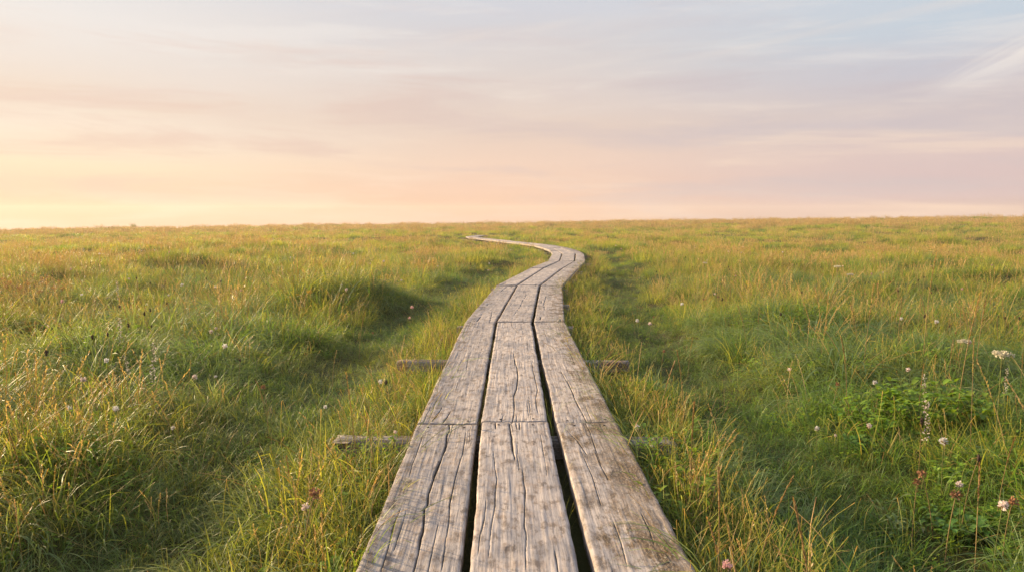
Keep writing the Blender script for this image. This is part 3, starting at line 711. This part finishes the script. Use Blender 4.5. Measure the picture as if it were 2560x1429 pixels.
scl = rng.uniform(.7, 1.2, n) * (1 + .35 * tall) * (1 - .28 * trough) * (1 - .22 * fringe)
mound = np.zeros(n)
for mx, my, rx, ry, h in MOUNDS[:1] + MOUNDS[3:4]: mound += np.exp(-((px - mx) / rx) ** 2 - ((py - my) / ry) ** 2)
scl *= 1 + 1.0 * np.clip(mound, 0, 1) * rng.uniform(.2, 1.3, n)
scl = np.where(wdist < .56, scl * .8, scl)
rz = rng.uniform(0, 2 * np.pi, n)
comb = fbm(px / 1.5 + 90, py / 1.5 + 13, 2) * 5 - .6
isarch = kidx == ORDER.index('arch'); rz = np.where(isarch, comb + rng.normal(0, .5, n), rz)
cell = .52; ci = np.floor(px / cell).astype(int); cj = np.floor(py / cell).astype(int); bd = np.full(n, 9.); bxv = np.zeros(n); byv = np.zeros(n)
for di in (-1, 0, 1):
    for dj in (-1, 0, 1):
        a_ = ci + di; b_2 = cj + dj; jx = _perm[a_ & 255, b_2 & 255]; jy = _perm[(a_ + 91) & 255, (b_2 + 37) & 255]; on = _perm[(a_ + 11) & 255, (b_2 + 177) & 255] < .55
        ddx = px - (a_ + jx) * cell; ddy = py - (b_2 + jy) * cell; dd = np.where(on, np.hypot(ddx, ddy), 9.)
        m = dd < bd; bd = np.where(m, dd, bd); bxv = np.where(m, ddx, bxv); byv = np.where(m, ddy, byv)
tus = np.exp(-(bd / .16) ** 2) * (pl == 0) * (1 - .8 * trough)
scl = scl * (.84 + .55 * tus)
lean_ = np.clip(bd / .2, 0, 1) * np.exp(-(bd / .26) ** 2) * .75 * (pl == 0)
hl_ = np.hypot(bxv, byv) + 1e-6
rot = np.stack([rng.normal(0, .10, n), rng.normal(0, .10, n), rz], 1)
# lean outwards from the tussock centre: euler XYZ, so tip about world x and y
isl = ~isarch & (bd < 1)
rot[:, 0] += np.where(isl, -byv / hl_ * lean_, 0); rot[:, 1] += np.where(isl, bxv / hl_ * lean_, 0)
rot[:, 2] = np.where(isarch & (tus > .15), np.arctan2(byv, bxv) + rng.normal(0, .4, n), rot[:, 2])
ex, ey, ed = sector(55, 112, .45, 38); ez = ground(ex, ey); m_ = len(ex); ewd, _s = walk_dist(ex, ey); ez = ez - np.where(ewd < .8, 5.0, 0)
px = np.r_[px, ex]; py = np.r_[py, ey]; pz = np.r_[pz, ez]; kidx = np.r_[kidx, np.full(m_, ORDER.index('patchs'))]
scl = np.r_[scl, rng.uniform(.8, 1.7, m_)]; rot = np.vstack([rot, np.stack([rng.normal(0, .12, m_), rng.normal(0, .12, m_), rng.uniform(0, 6.28, m_)], 1)])
qx, qy, qs, qk, qr = [], [], [], [], []
for s_i in range(7, len(centre) - 1):       # tall growth crowding the far bends
    for _ in range(32):
        c_ = centre[s_i] + (centre[s_i + 1] - centre[s_i]) * rng.random(); q_d = c_ / np.linalg.norm(c_)
        o_ = c_ - q_d * rng.uniform(.45, .95) + rng.normal(0, .10, 2)
        if walk_dist(np.array([o_[0]]), np.array([o_[1]]))[0][0] < (.47 if s_i < 13 else .40): continue
        qx.append(o_[0]); qy.append(o_[1]); qs.append(rng.uniform(.4, .9)); qk.append(ORDER.index(rng.choice(['patchy', 'patchg', 'patchs', 'patchy']))); qr.append((0, 0, rng.uniform(0, 6.28)))
for _ in range(420):                        # the big tussock mound left of the path
    ox_, oy_ = rng.normal(0, .55), rng.normal(0, .34)
    qx.append(-2.1 + ox_); qy.append(9.0 + oy_); qs.append(rng.uniform(.7, 1.35) * math.exp(-(ox_ ** 2 + oy_ ** 2) * .5)); qk.append(ORDER.index(rng.choice(['fine', 'arch', 'yel', 'fine', 'yel'])))
    a_2 = math.atan2(oy_, ox_); l_2 = min(.6, math.hypot(ox_, oy_)); isa = qk[-1] == ORDER.index('arch')
    qr.append((rng.normal(0, .1), rng.normal(0, .1), a_2 + rng.normal(0, .5)) if isa else (-math.sin(a_2) * l_2, math.cos(a_2) * l_2, rng.uniform(0, 6.28)))
for _ in range(380):                        # tufts leaning over the plank edges
    i_ = rng.choice([0, 0, 1, 1, 2, 3, 4]); t_ = rng.random(); L_, R_ = (0, 5); sd_ = rng.choice([L_, R_]); e_ = rows[i_][sd_] * (1 - t_) + rows[i_ + 1][sd_] * t_
    out_ = -1 if sd_ == 0 else 1
    if e_[1] < 1.2: continue
    qx.append(e_[0] + out_ * rng.uniform(.02, .07)); qy.append(e_[1]); qs.append(rng.uniform(.6, 1.15)); qk.append(ORDER.index(rng.choice(['yel', 'fine', 'fine', 'arch', 'bent', 'yel'])))
    az_ = 0 if out_ < 0 else math.pi
    qr.append((rng.normal(0, .15), -out_ * rng.uniform(.1, .5), az_ if qk[-1] == ORDER.index('arch') else rng.uniform(0, 6.28)))
qz = ground(np.array(qx), np.array(qy)); px = np.r_[px, qx]; py = np.r_[py, qy]; pz = np.r_[pz, qz]; kidx = np.r_[kidx, qk]; scl = np.r_[scl, qs]; rot = np.vstack([rot, np.array(qr)])
P = np.stack([px, py, pz - .005], 1)
strawish = np.isin(kidx, [ORDER.index(k) for k in ('straw', 'bent', 'patchs', 'fars')]); herbish = kidx == ORDER.index('herb')
g_ = ~(strawish | herbish); kidx = kidx.astype(int)
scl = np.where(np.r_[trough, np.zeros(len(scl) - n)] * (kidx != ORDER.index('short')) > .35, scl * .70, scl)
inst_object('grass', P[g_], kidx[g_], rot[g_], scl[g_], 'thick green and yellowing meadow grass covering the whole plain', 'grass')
inst_object('dry_grass', P[strawish], kidx[strawish], rot[strawish], scl[strawish], 'thin straw coloured dry stalks mixed through the green meadow grass', 'dry grass')
inst_object('clover_leaves', P[herbish], kidx[herbish], rot[herbish], scl[herbish], 'low patches of small round clover leaves between the grass blades', 'ground cover')
print('tufts', n)

# ------------------------------------------------------------------ wild plants, each one a thing
def solid(name, col, rough=.8, trans=0.0):
    m, nt, out = newmat(name); pos = nt.node('ShaderNodeTexCoord').outputs['Object']; nz = nt.noise(pos, 160, 3, .6)
    oi = nt.node('ShaderNodeObjectInfo').outputs['Random']
    c = nt.mix(nt.maprange(nz, .35, .7), col, tuple(v * .62 for v in col[:3]) + (1,))
    hv = nt.node('ShaderNodeHueSaturation'); nt.set(hv.inputs['Color'], c); nt.set(hv.inputs['Value'], nt.math('ADD', nt.math('MULTIPLY', oi, .35), .82))
    b = nt.node('ShaderNodeBsdfPrincipled'); nt.set(b.inputs['Base Color'], hv.outputs[0]); b.inputs['Roughness'].default_value = rough
    if trans:
        tr = nt.node('ShaderNodeBsdfTranslucent'); nt.set(tr.inputs[0], hv.outputs[0]); mx = nt.node('ShaderNodeMixShader'); mx.inputs[0].default_value = trans
        nt.l.new(b.outputs[0], mx.inputs[1]); nt.l.new(tr.outputs[0], mx.inputs[2]); nt.l.new(mx.outputs[0], out.inputs[0])
    else: nt.l.new(b.outputs[0], out.inputs[0])
    return m
P_white = solid('white_petals', (.9, .88, .84, 1), .7, .3); P_pink = solid('pink_petals', (.80, .50, .48, 1), .7, .3); P_pale = solid('pale_pink_petals', (.90, .76, .70, 1), .7, .3)
P_brown = solid('brown_seedhead', (.30, .15, .075, 1), .9, .2); P_dark = solid('dark_seedhead', (.055, .03, .02, 1), .9); P_yel = solid('yellow_petals', (.70, .45, .06, 1), .7, .3)
P_or = solid('rusty_spike', (.46, .20, .06, 1), .8, .2); P_cream = solid('cream_petals', (.74, .69, .52, 1), .7, .3)
P_stem = solid('flower_stem', (.17, .19, .05, 1), .7, .2); P_sdry = solid('dry_stem', (.36, .25, .10, 1), .8, .2)

def florets(G, c, rx, rz_, n, size, g, flat=0.0):
    for _ in range(n):
        v = g.normal(0, 1, 3); v /= np.linalg.norm(v); v[2] = v[2] * (1 - flat) if flat < 1 else abs(v[2]) * .2
        p0 = np.array(c) + v * np.array([rx, rx, rz_]) * g.uniform(.2, .75); d = v * np.array([1, 1, .9]) + np.array([0, 0, .35]); d /= np.linalg.norm(d)
        s_ = np.cross(d, g.normal(0, 1, 3)); s_ /= np.linalg.norm(s_); s_ *= size * .32; tip = p0 + d * size
        G.add(np.array([p0, p0 + d * size * .55 + s_, tip, p0 + d * size * .55 - s_]), [(0, 1, 2, 3)], np.array([(.7, g.random(), g.random())] * 4))
def ball(G, c, rx, rz_, g, nu=8, nv=6, lump=.12):
    V = []; 
    for a in range(nv + 1):
        for b in range(nu):
            th = math.pi * a / nv; ph = 2 * math.pi * b / nu; k = 1 + g.uniform(-lump, lump)
            V.append((c[0] + rx * k * math.sin(th) * math.cos(ph), c[1] + rx * k * math.sin(th) * math.sin(ph), c[2] + rz_ * k * math.cos(th)))
    Fc = [(a * nu + b, (a + 1) * nu + b, (a + 1) * nu + (b + 1) % nu, a * nu + (b + 1) % nu) for a in range(nv) for b in range(nu)]
    G.add(np.array(V), Fc, np.array([(.5, .5, .5)] * len(V)))
def gm(G, name, mat):
    V, Fc, A = G.out(); return mesh(name, V, Fc, mat, attr={'bl': A}, loose=True)

def leaves(n, at, up, L, Wd):
    o = []
    for q_ in range(n):
        G = Geo(); ovleaf(G, at(q_), g.uniform(0, 6.28), up, L, Wd, g); o.append(('leaf', gm(G, 'leaf', M_leaf)))
    return o
PROTO = {}
def proto(kind, parts, height): PROTO.setdefault(kind, []).append((parts, height))
def stem_geo(g, h, bend=.25, rad=.0014, n=7):
    G = Geo(); pts = curve(h, g.uniform(0, .12), g.uniform(.3, 1) * bend, g.uniform(0, 6.28), n); tube(G, pts, [rad] * n + [rad * .8], g, 5); return G, pts
for v_ in range(4):
    g = np.random.default_rng(500 + v_)
    # clover-like round heads in several colours
    for nm, mt, h, rr_ in (('white', P_white, .24, .0085), ('pink', P_pink, .24, .0088), ('pale', P_pale, .26, .0082)):
        G, pts = stem_geo(g, h); st = gm(G, 'stem', P_stem); G = Geo(); c_ = pts[-1]; ball(G, c_, rr_ * .4, rr_ * .45, g); florets(G, c_, rr_ * 1.5, rr_ * 1.5, 70, rr_ * .95, g)
        hd = gm(G, 'flower_head', mt); G = Geo(); florets(G, (c_[0], c_[1], c_[2] - rr_ * .8), rr_ * 1.1, rr_ * .7, 26, rr_ * .6, g); br = gm(G, 'withered_florets', P_brown)
        proto(nm, [('stem', st), ('flower_head', hd), ('withered_florets', br)] + leaves(3, lambda q: pts[2 + q], .6, .035, .012), pts[-1][2])
    # small flat umbels
    G, pts = stem_geo(g, .42, .15, .0018, 8); top = pts[-1]; hd = Geo()
    for q_ in range(9):
        a = q_ * 2.4; r = .034 * math.sqrt(q_ / 9.); e_ = (top[0] + r * math.cos(a), top[1] + r * math.sin(a), top[2] + .012 - r * .15)
        tube(G, [pts[-2], e_], [.0009, .0006], g, 3); florets(hd, e_, .011, .009, 42, .008, g, .1)
    st = gm(G, 'stem', P_stem)
    proto('umbel', [('stem', st), ('flower_head', gm(hd, 'flower_head', P_cream))] + leaves(8, lambda q: pts[1 + q % 6], .5, .06, .010), top[2])
    # ribwort heads, dark and short
    for nm, mt, hh in (('ribwort', P_dark, .34), ('brownhead', P_brown, .24)):
        G, pts = stem_geo(g, hh, .4, .0013); st = gm(G, 'stem', P_sdry); G = Geo(); ball(G, (pts[-1][0], pts[-1][1], pts[-1][2]), .0055 if nm == 'ribwort' else .0045, .013 if nm == 'ribwort' else .005, g, 8, 7, .2)
        florets(G, pts[-1], .009 if nm == 'ribwort' else .013, .022 if nm == 'ribwort' else .013, 44, .006 if nm == 'ribwort' else .009, g); proto(nm, [('stem', st), ('seed_head', gm(G, 'seed_head', mt))], pts[-1][2])
    # long narrow spikes, straw and rusty
    for nm, mt, hh, hl in (('spike', M_seed, .44, .30), ('rusty', P_or, .34, .26), ('tallstem', M_straw, .55, .26)):
        G, pts = stem_geo(g, hh, .35 if nm != 'tallstem' else .2, .0014, 10); st = gm(G, 'stem', P_sdry); G = Geo(); k0 = int(10 * (1 - hl))
        for a, b in zip(pts[k0:-1], pts[k0 + 1:]): spikelets(G, a, b, 26 if nm != 'rusty' else 11, .009 if nm != 'rusty' else .0085, .4 if nm != 'tallstem' else .35, g)
        proto(nm, [('stem', st), ('seed_head', gm(G, 'seed_head', mt))], pts[-1][2])
    # pink flowering spike
    G, pts = stem_geo(g, .34, .2, .0016, 9); st = gm(G, 'stem', P_stem); G = Geo()
    for q_ in range(11):
        t_ = 4.5 + q_ * .45; k0 = int(t_); k1 = min(9, k0 + 1); p_ = np.array(pts[k0]) * (1 - t_ % 1) + np.array(pts[k1]) * (t_ % 1)
        florets(G, p_ + g.normal(0, .002, 3), .011 * (1.25 - .05 * q_), .012, int(g.integers(5, 13)), .0085, g)
    hd = gm(G, 'flower_head', P_pale)
    proto('pinkspike', [('stem', st), ('flower_head', hd)] + leaves(7, lambda q: pts[1 + q % 5], .5, .05, .016), pts[-1][2])
    # yellow flower
    G, pts = stem_geo(g, .30, .2, .0016, 8); st = gm(G, 'stem', P_stem); G = Geo(); florets(G, pts[-1], .028, .016, 40, .016, g); hd = gm(G, 'flower_head', P_yel)
    proto('yellow', [('stem', st), ('flower_head', hd)] + leaves(7, lambda q: pts[1 + q % 6], .6, .06, .018), pts[-1][2])

NAME = {'white': ('clover_flower', 'flower'), 'pink': ('clover_flower', 'flower'), 'pale': ('clover_flower', 'flower'), 'umbel': ('umbel_flower', 'flower'), 'ribwort': ('ribwort_plantain', 'plant'), 'brownhead': ('withered_flower', 'flower'),
        'spike': ('grass_stalk', 'grass stalk'), 'rusty': ('dock_spike', 'plant'), 'tallstem': ('grass_stalk', 'grass stalk'), 'pinkspike': ('flower_spike', 'flower'), 'yellow': ('yellow_wildflower', 'flower')}
used = {}
def plant(kind, loc, label, group=None, scale=1.0, rz_=None, tiltx=0.0):
    k = used.get(kind, 0); used[kind] = k + 1
    parts, h = PROTO[kind][k % len(PROTO[kind])]
    o = empty(NAME[kind][0], loc); tag(o, label, NAME[kind][1], group)
    o.scale = (scale,) * 3; o.rotation_euler = (random.uniform(-.08, .08), tiltx, random.uniform(0, 6.28) if rz_ is None else rz_)
    for nm, me in parts:
        c_ = bpy.data.objects.new(nm, me); COL.objects.link(c_); c_.parent = o
    return o
def at_head(kind, px_, py_, label, group=None, scale=1.0):
    k = used.get(kind, 0); h = PROTO[kind][k % 4][1] * scale
    x, y, z = head_at(px_, py_, h * .98); return plant(kind, (x, y, z), label, group, scale)

FL = [
 ('white', 300, 1028, 'round white clover head, largest white one in the near left grass', 1.15),
 ('white', 180, 1027, 'small flat-topped white clover above a browned stalk, left of the round white one', .9),
 ('pale', 197, 957, 'pale pink and white clover head high on the left slope of yellowing grass', 1.25),
 ('white', 435, 1070, 'low white clover half sunk in grass, in front of the dark dip on the left', .8),
 ('pale', 478, 946, 'whitish clover with brown lower florets standing in front of the green grass swell', 1.2),
 ('white', 538, 943, 'tiny grey-white clover right of the whitish one with brown florets', .7),
 ('white', 806, 1018, 'white clover cluster on the worn strip left of the boardwalk', .85),
 ('white', 933, 956, 'fluffy white flower ball in yellow grass left of the second crossbeam', 1.1),
 ('pale', 798, 1281, 'dusty pink clover close beside the left plank near the bottom edge', 1.1),
 ('brownhead', 742, 1246, 'brown withered double head left of the dusty pink clover near the plank', 1.3),
 ('brownhead', 668, 965, 'brown withered head in the worn green strip on the left', 1.0),
 ('pinkspike', 375, 862, 'tall pink flower spike, thickest of the pink spikes on the left meadow', 1.15),
 ('pinkspike', 322, 893, 'short pink flower spike just below the thickest pink spike on the left', .8),
 ('pinkspike', 293, 800, 'faded pink spike left of the dark seed heads in the left meadow', 1.0),
 ('pinkspike', 296, 712, 'tall thin pink-topped spike rising above the left meadow', 1.15),
 ('yellow', 776, 735, 'small yellow flower in front of the big dark green grass mound', 1.1),
 ('yellow', 742, 738, 'dull yellow flower bud left of the brighter yellow flower by the mound', .8),
 ('white', 857, 715, 'cream flower right of the yellow flower at the foot of the mound', 1.0),
 ('white', 424, 741, 'round cream flower beside a dark ribwort stalk on the left', 1.0),
 ('pale', 985, 1080, 'pale flower beside the near crossbeam end on the left', .7),
 ('rusty', 940, 1050, 'orange upright spike in front of the left end of the near crossbeam', 1.0),
 ('rusty', 730, 1140, 'short orange-brown spike in the grass between worn strip and near crossbeam', .8),
 ('umbel', 2392, 860, 'pale yellow-green umbel on a thick stem at the right, left one of the pair', 1.1),
 ('umbel', 2502, 893, 'broad cream umbel, largest flower head at the right side of the meadow', 1.35),
 ('pinkspike', 2512, 925, 'pinkish spike hanging just below the broad cream umbel', .8),
 ('pink', 2406, 858, 'deep pink clover head left of the cream umbels', 1.2),
 ('umbel', 2098, 672, 'white umbel cluster at mid distance in the right meadow, upper one', 1.4),
 ('umbel', 2118, 690, 'white umbel cluster at mid distance in the right meadow, lower right one', 1.3),
 ('umbel', 1752, 660, 'distant white umbel nearest the boardwalk bend on the right', 1.2),
 ('pink', 2173, 688, 'pink clover right of the mid-distance white umbels', 1.2),
 ('pink', 2475, 665, 'small pink flower at the far right below the horizon', 1.3),
 ('pink', 2398, 725, 'rosy clover at the far right above the dip of blue-green grass', 1.2),
 ('pale', 1958, 925, 'pale pink double clover in the dark green dip right of the boardwalk', 1.0),
 ('pale', 2288, 928, 'star-like pale flower above the left side of the leafy herb clump', 1.1),
 ('white', 2196, 957, 'white clover standing at the front left of the leafy herb clump', 1.1),
 ('pinkspike', 2314, 945, 'tan and white flower spike over the middle of the leafy herb clump', .9),
 ('pinkspike', 2322, 1002, 'rose and white flower spike in front of the leafy herb clump', 1.0),
 ('pale', 2191, 1068, 'small dusty clover above dark clover leaves, below the leafy herb clump', 1.0),
 ('white', 2043, 1080, 'round white clover alone on the dark green slope at the right', .95),
 ('pale', 2086, 1092, 'faint pale flower right of the lone round white clover', .6),
 ('white', 2361, 1100, 'large ragged white flower with brown side at the near right', 1.35),
 ('brownhead', 2342, 1200, 'orange-brown withered head below the ragged white flower', 1.1),
 ('brownhead', 2286, 1217, 'small orange-brown withered head left of the other withered ones at right', 1.0),
 ('pale', 2408, 1228, 'pale pink-brown clover over the dark leaf rosette at right', 1.1),
 ('brownhead', 2369, 1250, 'dark brown withered head over the dark leaf rosette at right', 1.2),
 ('pale', 2490, 1258, 'cream and brown fading clover near the right edge of the meadow', 1.4),
 ('brownhead', 2515, 1250, 'brown head touching the cream fading clover near the right edge', 1.2),
 ('pink', 1836, 1406, 'bright pink clover at the bottom beside the right plank', 1.1),
 ('white', 1594, 1068, 'grey-white globe flower next to the right end of the near crossbeam', .95),
 ('white', 1632, 1116, 'green-white globe flower over the right end of the near crossbeam', .7),
 ('white', 1622, 1100, 'small unopened white globe left of the green-white one over the crossbeam', .6),
 ('rusty', 1831, 1300, 'golden forked seed spike beside the near right plank', 1.0),
 ('rusty', 2452, 1180, 'rusty spike in yellow grass left of the fading clover at right', 1.1),
]
for k, x, y, l, s_ in FL: at_head(k, x, y, l, None, s_ * (.84 if k in ('white', 'pale', 'pink', 'umbel') else 1))
# dark ribwort heads on the left meadow and taller stalks
RB = [(309, 770), (358, 778), (370, 788), (318, 745), (396, 818), (295, 818), (255, 841), (277, 841), (382, 712), (431, 762), (96, 890), (410, 705), (345, 700), (520, 700)]
for i_, (x, y) in enumerate(RB):
    at_head('ribwort', x, y, 'dark oval ribwort head on a thin stalk in the left meadow', 'ribwort heads on the left meadow', random.uniform(.8, 1.1))
TS = [(1733, 1003, 'spike', 'orange-tipped seed stalk rising behind the near crossbeam on the right', 1.1), (1805, 1170, 'spike', 'leaning golden seed stalk beside the near right plank', 1.0), (1885, 1180, 'spike', 'bright upright straw stalk right of the leaning golden one', 1.0),
      (2068, 1275, 'spike', 'long orange seed stalk leaning right at the bottom of the meadow', 1.1), (1890, 1310, 'tallstem', 'slim straw stalk beside the bright pink clover', .8),
      (2405, 740, 'tallstem', 'tallest pale stalk at the right, rising over the leafy hump', 1.3), (2122, 845, 'spike', 'thick tan seed stalk standing upright in the right meadow', 1.1), (2165, 720, 'tallstem', 'pale stalk beside the mid-distance white umbels', 1.2),
      (2447, 755, 'spike', 'brown seed stalk leaning inwards at the far right', 1.2), (2322, 640, 'tallstem', 'tall thin stalk reaching up to the horizon at right', 1.4),
      (1640, 912, 'spike', 'golden stalk in front of the right end of the second crossbeam', 1.0), (1716, 880, 'spike', 'leaning seed stalk over the worn strip right of the boardwalk', 1.0)]
for x, y, k, l, s_ in TS: at_head(k, x, y, l, None, s_)
for sx_, sd_, lb_ in ((2475, 30, 'single tall stalk breaking the skyline at the far right'), (1893, 34, 'short stalk just touching the skyline right of the boardwalk'), (2350, 36, 'pair-less thin stalk on the skyline between the other two')):
    x_ = (sx_ - 1280) / F * sd_; gz_ = g1(x_, sd_); top_ = CAMZ + (HOR - (530 if sx_ == 2475 else 541)) / F * sd_; h_ = PROTO['tallstem'][used.get('tallstem', 0) % 4][1]
    plant('tallstem', (x_, sd_, gz_), lb_.replace('pair-less thin', 'thin'), None, (top_ - gz_) / h_)
# many more slender stalks and small flowers standing through the meadow
cnt = 0
gr = np.random.default_rng(77)
while cnt < 235:
    a = gr.uniform(-R(35), R(35)) if cnt % 3 else gr.uniform(R(8), R(35)); d = gr.uniform(2.6, 20) ; x, y = d * math.sin(a), d * math.cos(a)
    wdd, sd_ = walk_dist(np.array([x]), np.array([y]))
    if wdd[0] < .55 or (.85 < wdd[0] < 1.6 and gr.random() < .85): continue
    if fbm(np.array([x / 2.]), np.array([y / 2.]), 2)[0] < -.15 and gr.random() < .6: continue
    kind = gr.choice(['spike', 'tallstem', 'ribwort', 'brownhead'], p=[.46, .26, .16, .12])
    L_ = {'spike': ('slender seed stalk with a narrow tan head standing in the meadow grass', 'slender tan seed stalks in the meadow'),
          'tallstem': ('tall pale straw stalk with a loose feathery tip in the meadow grass', 'tall feathery straw stalks in the meadow'),
          'ribwort': ('small dark ribwort head on a bare stalk among meadow grass', 'dark ribwort heads scattered in the meadow'),
          'brownhead': ('small brown withered flower head among meadow grass', 'brown withered flower heads in the meadow')}[kind]
    plant(kind, (x, y, g1(x, y)), L_[0], L_[1], gr.uniform(.65, 1.05)); cnt += 1
cnt = 0
while cnt < 60:
    a = gr.uniform(-R(34), R(34)); d = gr.uniform(4.5, 24); x, y = d * math.sin(a), d * math.cos(a)
    wdd, sd_ = walk_dist(np.array([x]), np.array([y]))
    if wdd[0] < .8: continue
    kind = gr.choice(['white', 'pale', 'pink'], p=[.45, .35, .2])
    L_ = {'white': ('tiny white clover head dotted in the farther meadow grass', 'tiny white clover heads dotted over the meadow'), 'pale': ('tiny pale pink clover head dotted in the farther meadow grass', 'tiny pale pink clover heads dotted over the meadow'), 'pink': ('tiny rosy clover head dotted in the farther meadow grass', 'tiny rosy clover heads dotted over the meadow')}[kind]
    plant(kind, (x, y, g1(x, y)), L_[0], L_[1], gr.uniform(.9, 1.3)); cnt += 1

# leafy herbs
def herb(px_, py_, h, rad, nst, llen, lw, label, name='leafy_herb', mat=None, seed=1, head=None, cat='plant'):
    g = np.random.default_rng(900 + seed); x, y, z = head_at(px_, py_, h * .8); o = empty(name, (x, y, z)); tag(o, label, cat)
    S = Geo(); Lf = Geo(); H = Geo()
    for s_ in range(nst):
        a = g.uniform(0, 6.28); r = rad * math.sqrt(g.random()); hh = h * g.uniform(.6, 1.05) * (1 - .3 * r / rad)
        pts = curve(hh, .1 + .35 * r / rad, .5, a, 7, (r * .6 * math.cos(a), r * .6 * math.sin(a), -.02)); tube(S, pts, [.0020] * 7 + [.001], g, 4)
        for q_ in range(1, 8):
            for w_ in range(2): ovleaf(Lf, pts[q_], g.uniform(0, 6.28), g.uniform(.1, .9), llen * g.uniform(.6, 1.1), lw * g.uniform(.7, 1.2), g, .9, 3)
        if head: florets(H, pts[-1], .016, .03, 30, .009, g)
    for nm, G, m in (('stem', S, P_stem), ('foliage', Lf, mat or M_leaf)) + ((('flower_head', H, head),) if head else ()):
        V, Fc, A = G.out(); mesh(nm, V, Fc, m, o, {'bl': A})
    return o
M_leafd = blade_mat('dark_leaves', (.10, .21, .035, 1), (.07, .15, .025, 1), (.18, .26, .05, 1), .2, .3, .1)
M_tan = blade_mat('tan_leaves', (.42, .27, .11, 1), (.25, .20, .07, 1), (.5, .33, .14, 1), .4, .35, 0)
herb(2180, 985, .27, .20, 44, .045, .022, 'yellow-green leafy herb clump at the right, left half of the bright leafy patch', seed=1)
herb(2340, 950, .30, .26, 60, .055, .032, 'bright broad-leaved herb clump at the right, behind the rose and white spike', seed=2)
herb(2400, 1270, .13, .13, 24, .045, .024, 'dark green leaf rosette under the withered clovers at near right', seed=3, mat=M_leafd)
herb(2180, 1085, .11, .12, 20, .04, .022, 'low dark-leaved herb below the yellow-green leafy clump', seed=4, mat=M_leafd)
herb(1685, 1060, .32, .10, 14, .055, .014, 'yellow-green narrow-leaved herb beside the right end of the near crossbeam', seed=5)
herb(1725, 1160, .28, .09, 12, .05, .015, 'second narrow-leaved herb beside the near right plank, in front of the first', seed=6)
herb(925, 1085, .22, .13, 20, .035, .014, 'bushy yellow-green herb growing over the left end of the near crossbeam', seed=7)
herb(860, 1200, .15, .14, 16, .035, .015, 'low leafy herb left of the near left plank', seed=8)
herb(880, 1360, .16, .14, 18, .040, .016, 'bright green herb at the bottom beside the left plank', seed=9)
herb(60, 690, .38, .50, 60, .05, .014, 'tan and orange bushy meadow plant at the far left edge', seed=10, mat=M_tan, head=P_or)
herb(280, 660, .2, .25, 20, .05, .014, 'smaller dark green bushy plant on the far left meadow', seed=11, mat=M_leafd)
herb(420, 800, .16, .14, 18, .05, .02, 'dark leafy plant among the ribwort heads on the left', seed=12, mat=M_leafd)
herb(2010, 755, .28, .40, 70, .06, .012, 'bright yellow-green herb hump in the middle of the right meadow', seed=13)
herb(1890, 780, .22, .25, 34, .06, .012, 'smaller yellow-green herb left of the bright hump in the right meadow', seed=14)
herb(2250, 1240, .20, .05, 5, .05, .010, 'pale grey-green woolly stem in the near right grass', seed=15, mat=M_blue)
herb(2370, 640, .26, .4, 40, .06, .014, 'dark green bushy plant near the skyline at the right', seed=16, mat=M_leafd)
herb(2300, 770, .22, .25, 30, .06, .014, 'green leafy herb behind the deep pink clover at right', seed=17)
# a few tufts growing up through the gaps between planks
gaps = [(1214, 935, .10), (1224, 850, .10), (1335, 850, .08), (1378, 1050, .14), (1390, 1100, .14), (1362, 960, .12), (1407, 1300, .09), (1334, 735, .10), (1334, 765, .10), (1395, 1200, .10)]
for i_, (x, y, h) in enumerate(gaps):
    x_, y_ = onz(x, y, -.05); g = np.random.default_rng(40 + i_); G = Geo(); blades(G, 9, .012, h + .07, .4, .0022, .15, .9, 5, g); V, Fc, A = G.out()
    o = mesh('gap_tuft', V + np.array([0, 0, 0]), Fc, M_yel if i_ % 3 == 0 else M_green, attr={'bl': A}); o.location = (x_, y_, -.12)
    tag(o, 'small grass tuft poking up through the gap between two planks', 'grass tuft', 'grass tufts in the gaps between planks')
# far bush on the left skyline
def bush(px_, py_, d, h, wd__, label, seed):
    g = np.random.default_rng(seed); r = ray(px_, py_); t = d / r[1]; x, y = r[0] * t, d; z = g1(x, y); o = empty('distant_bush', (x, y, z)); tag(o, label, 'bush')
    S = Geo(); Lf = Geo()
    for s_ in range(16):
        a = g.uniform(0, 6.28); pts = curve(h * g.uniform(.6, 1), g.uniform(.05, .5), .3, a, 5); tube(S, pts, [.02, .018, .015, .012, .008, .004], g, 4)
        for q_ in range(2, 6):
            for _ in range(14):
                p_ = np.array(pts[q_]) + g.normal(0, wd__ * .12, 3); ovleaf(Lf, p_, g.uniform(0, 6.28), g.uniform(0, 1), .09, .05, g, .5, 2)
    for nm, G, m in (('stem', S, P_sdry), ('foliage', Lf, M_leafd)):
        V, Fc, A = G.out(); mesh(nm, V, Fc, m, o, {'bl': A})
bush(333, 566, 96, 1.0, .9, 'tiny dark bush standing alone on the left skyline', 1)

HAZE = 0.0014
hv_, hn, ho = newmat('haze_air')
pv = hn.node('ShaderNodeVolumePrincipled'); pv.inputs['Color'].default_value = (1.0, .90, .80, 1); pv.inputs['Density'].default_value = HAZE; pv.inputs['Anisotropy'].default_value = .2
hn.l.new(pv.outputs[0], ho.inputs['Volume'])
hx, hy0, hy1, hz0, hz1 = 400, -400, 400, -22, 6
HV = [(-hx, hy0, hz0), (hx, hy0, hz0), (hx, hy1, hz0), (-hx, hy1, hz0), (-hx, hy0, hz1), (hx, hy0, hz1), (hx, hy1, hz1), (-hx, hy1, hz1)]
hz = mesh('haze', HV, [(3, 2, 1, 0), (4, 5, 6, 7), (0, 1, 5, 4), (1, 2, 6, 5), (2, 3, 7, 6), (3, 0, 4, 7)], hv_, smooth=False)
tag(hz, 'thin warm morning haze lying over the far meadow', 'haze', kind='stuff')
SC.cycles.use_denoising = True
SC.cycles.max_bounces = 6; SC.cycles.diffuse_bounces = 3; SC.cycles.transmission_bounces = 3; SC.cycles.glossy_bounces = 2
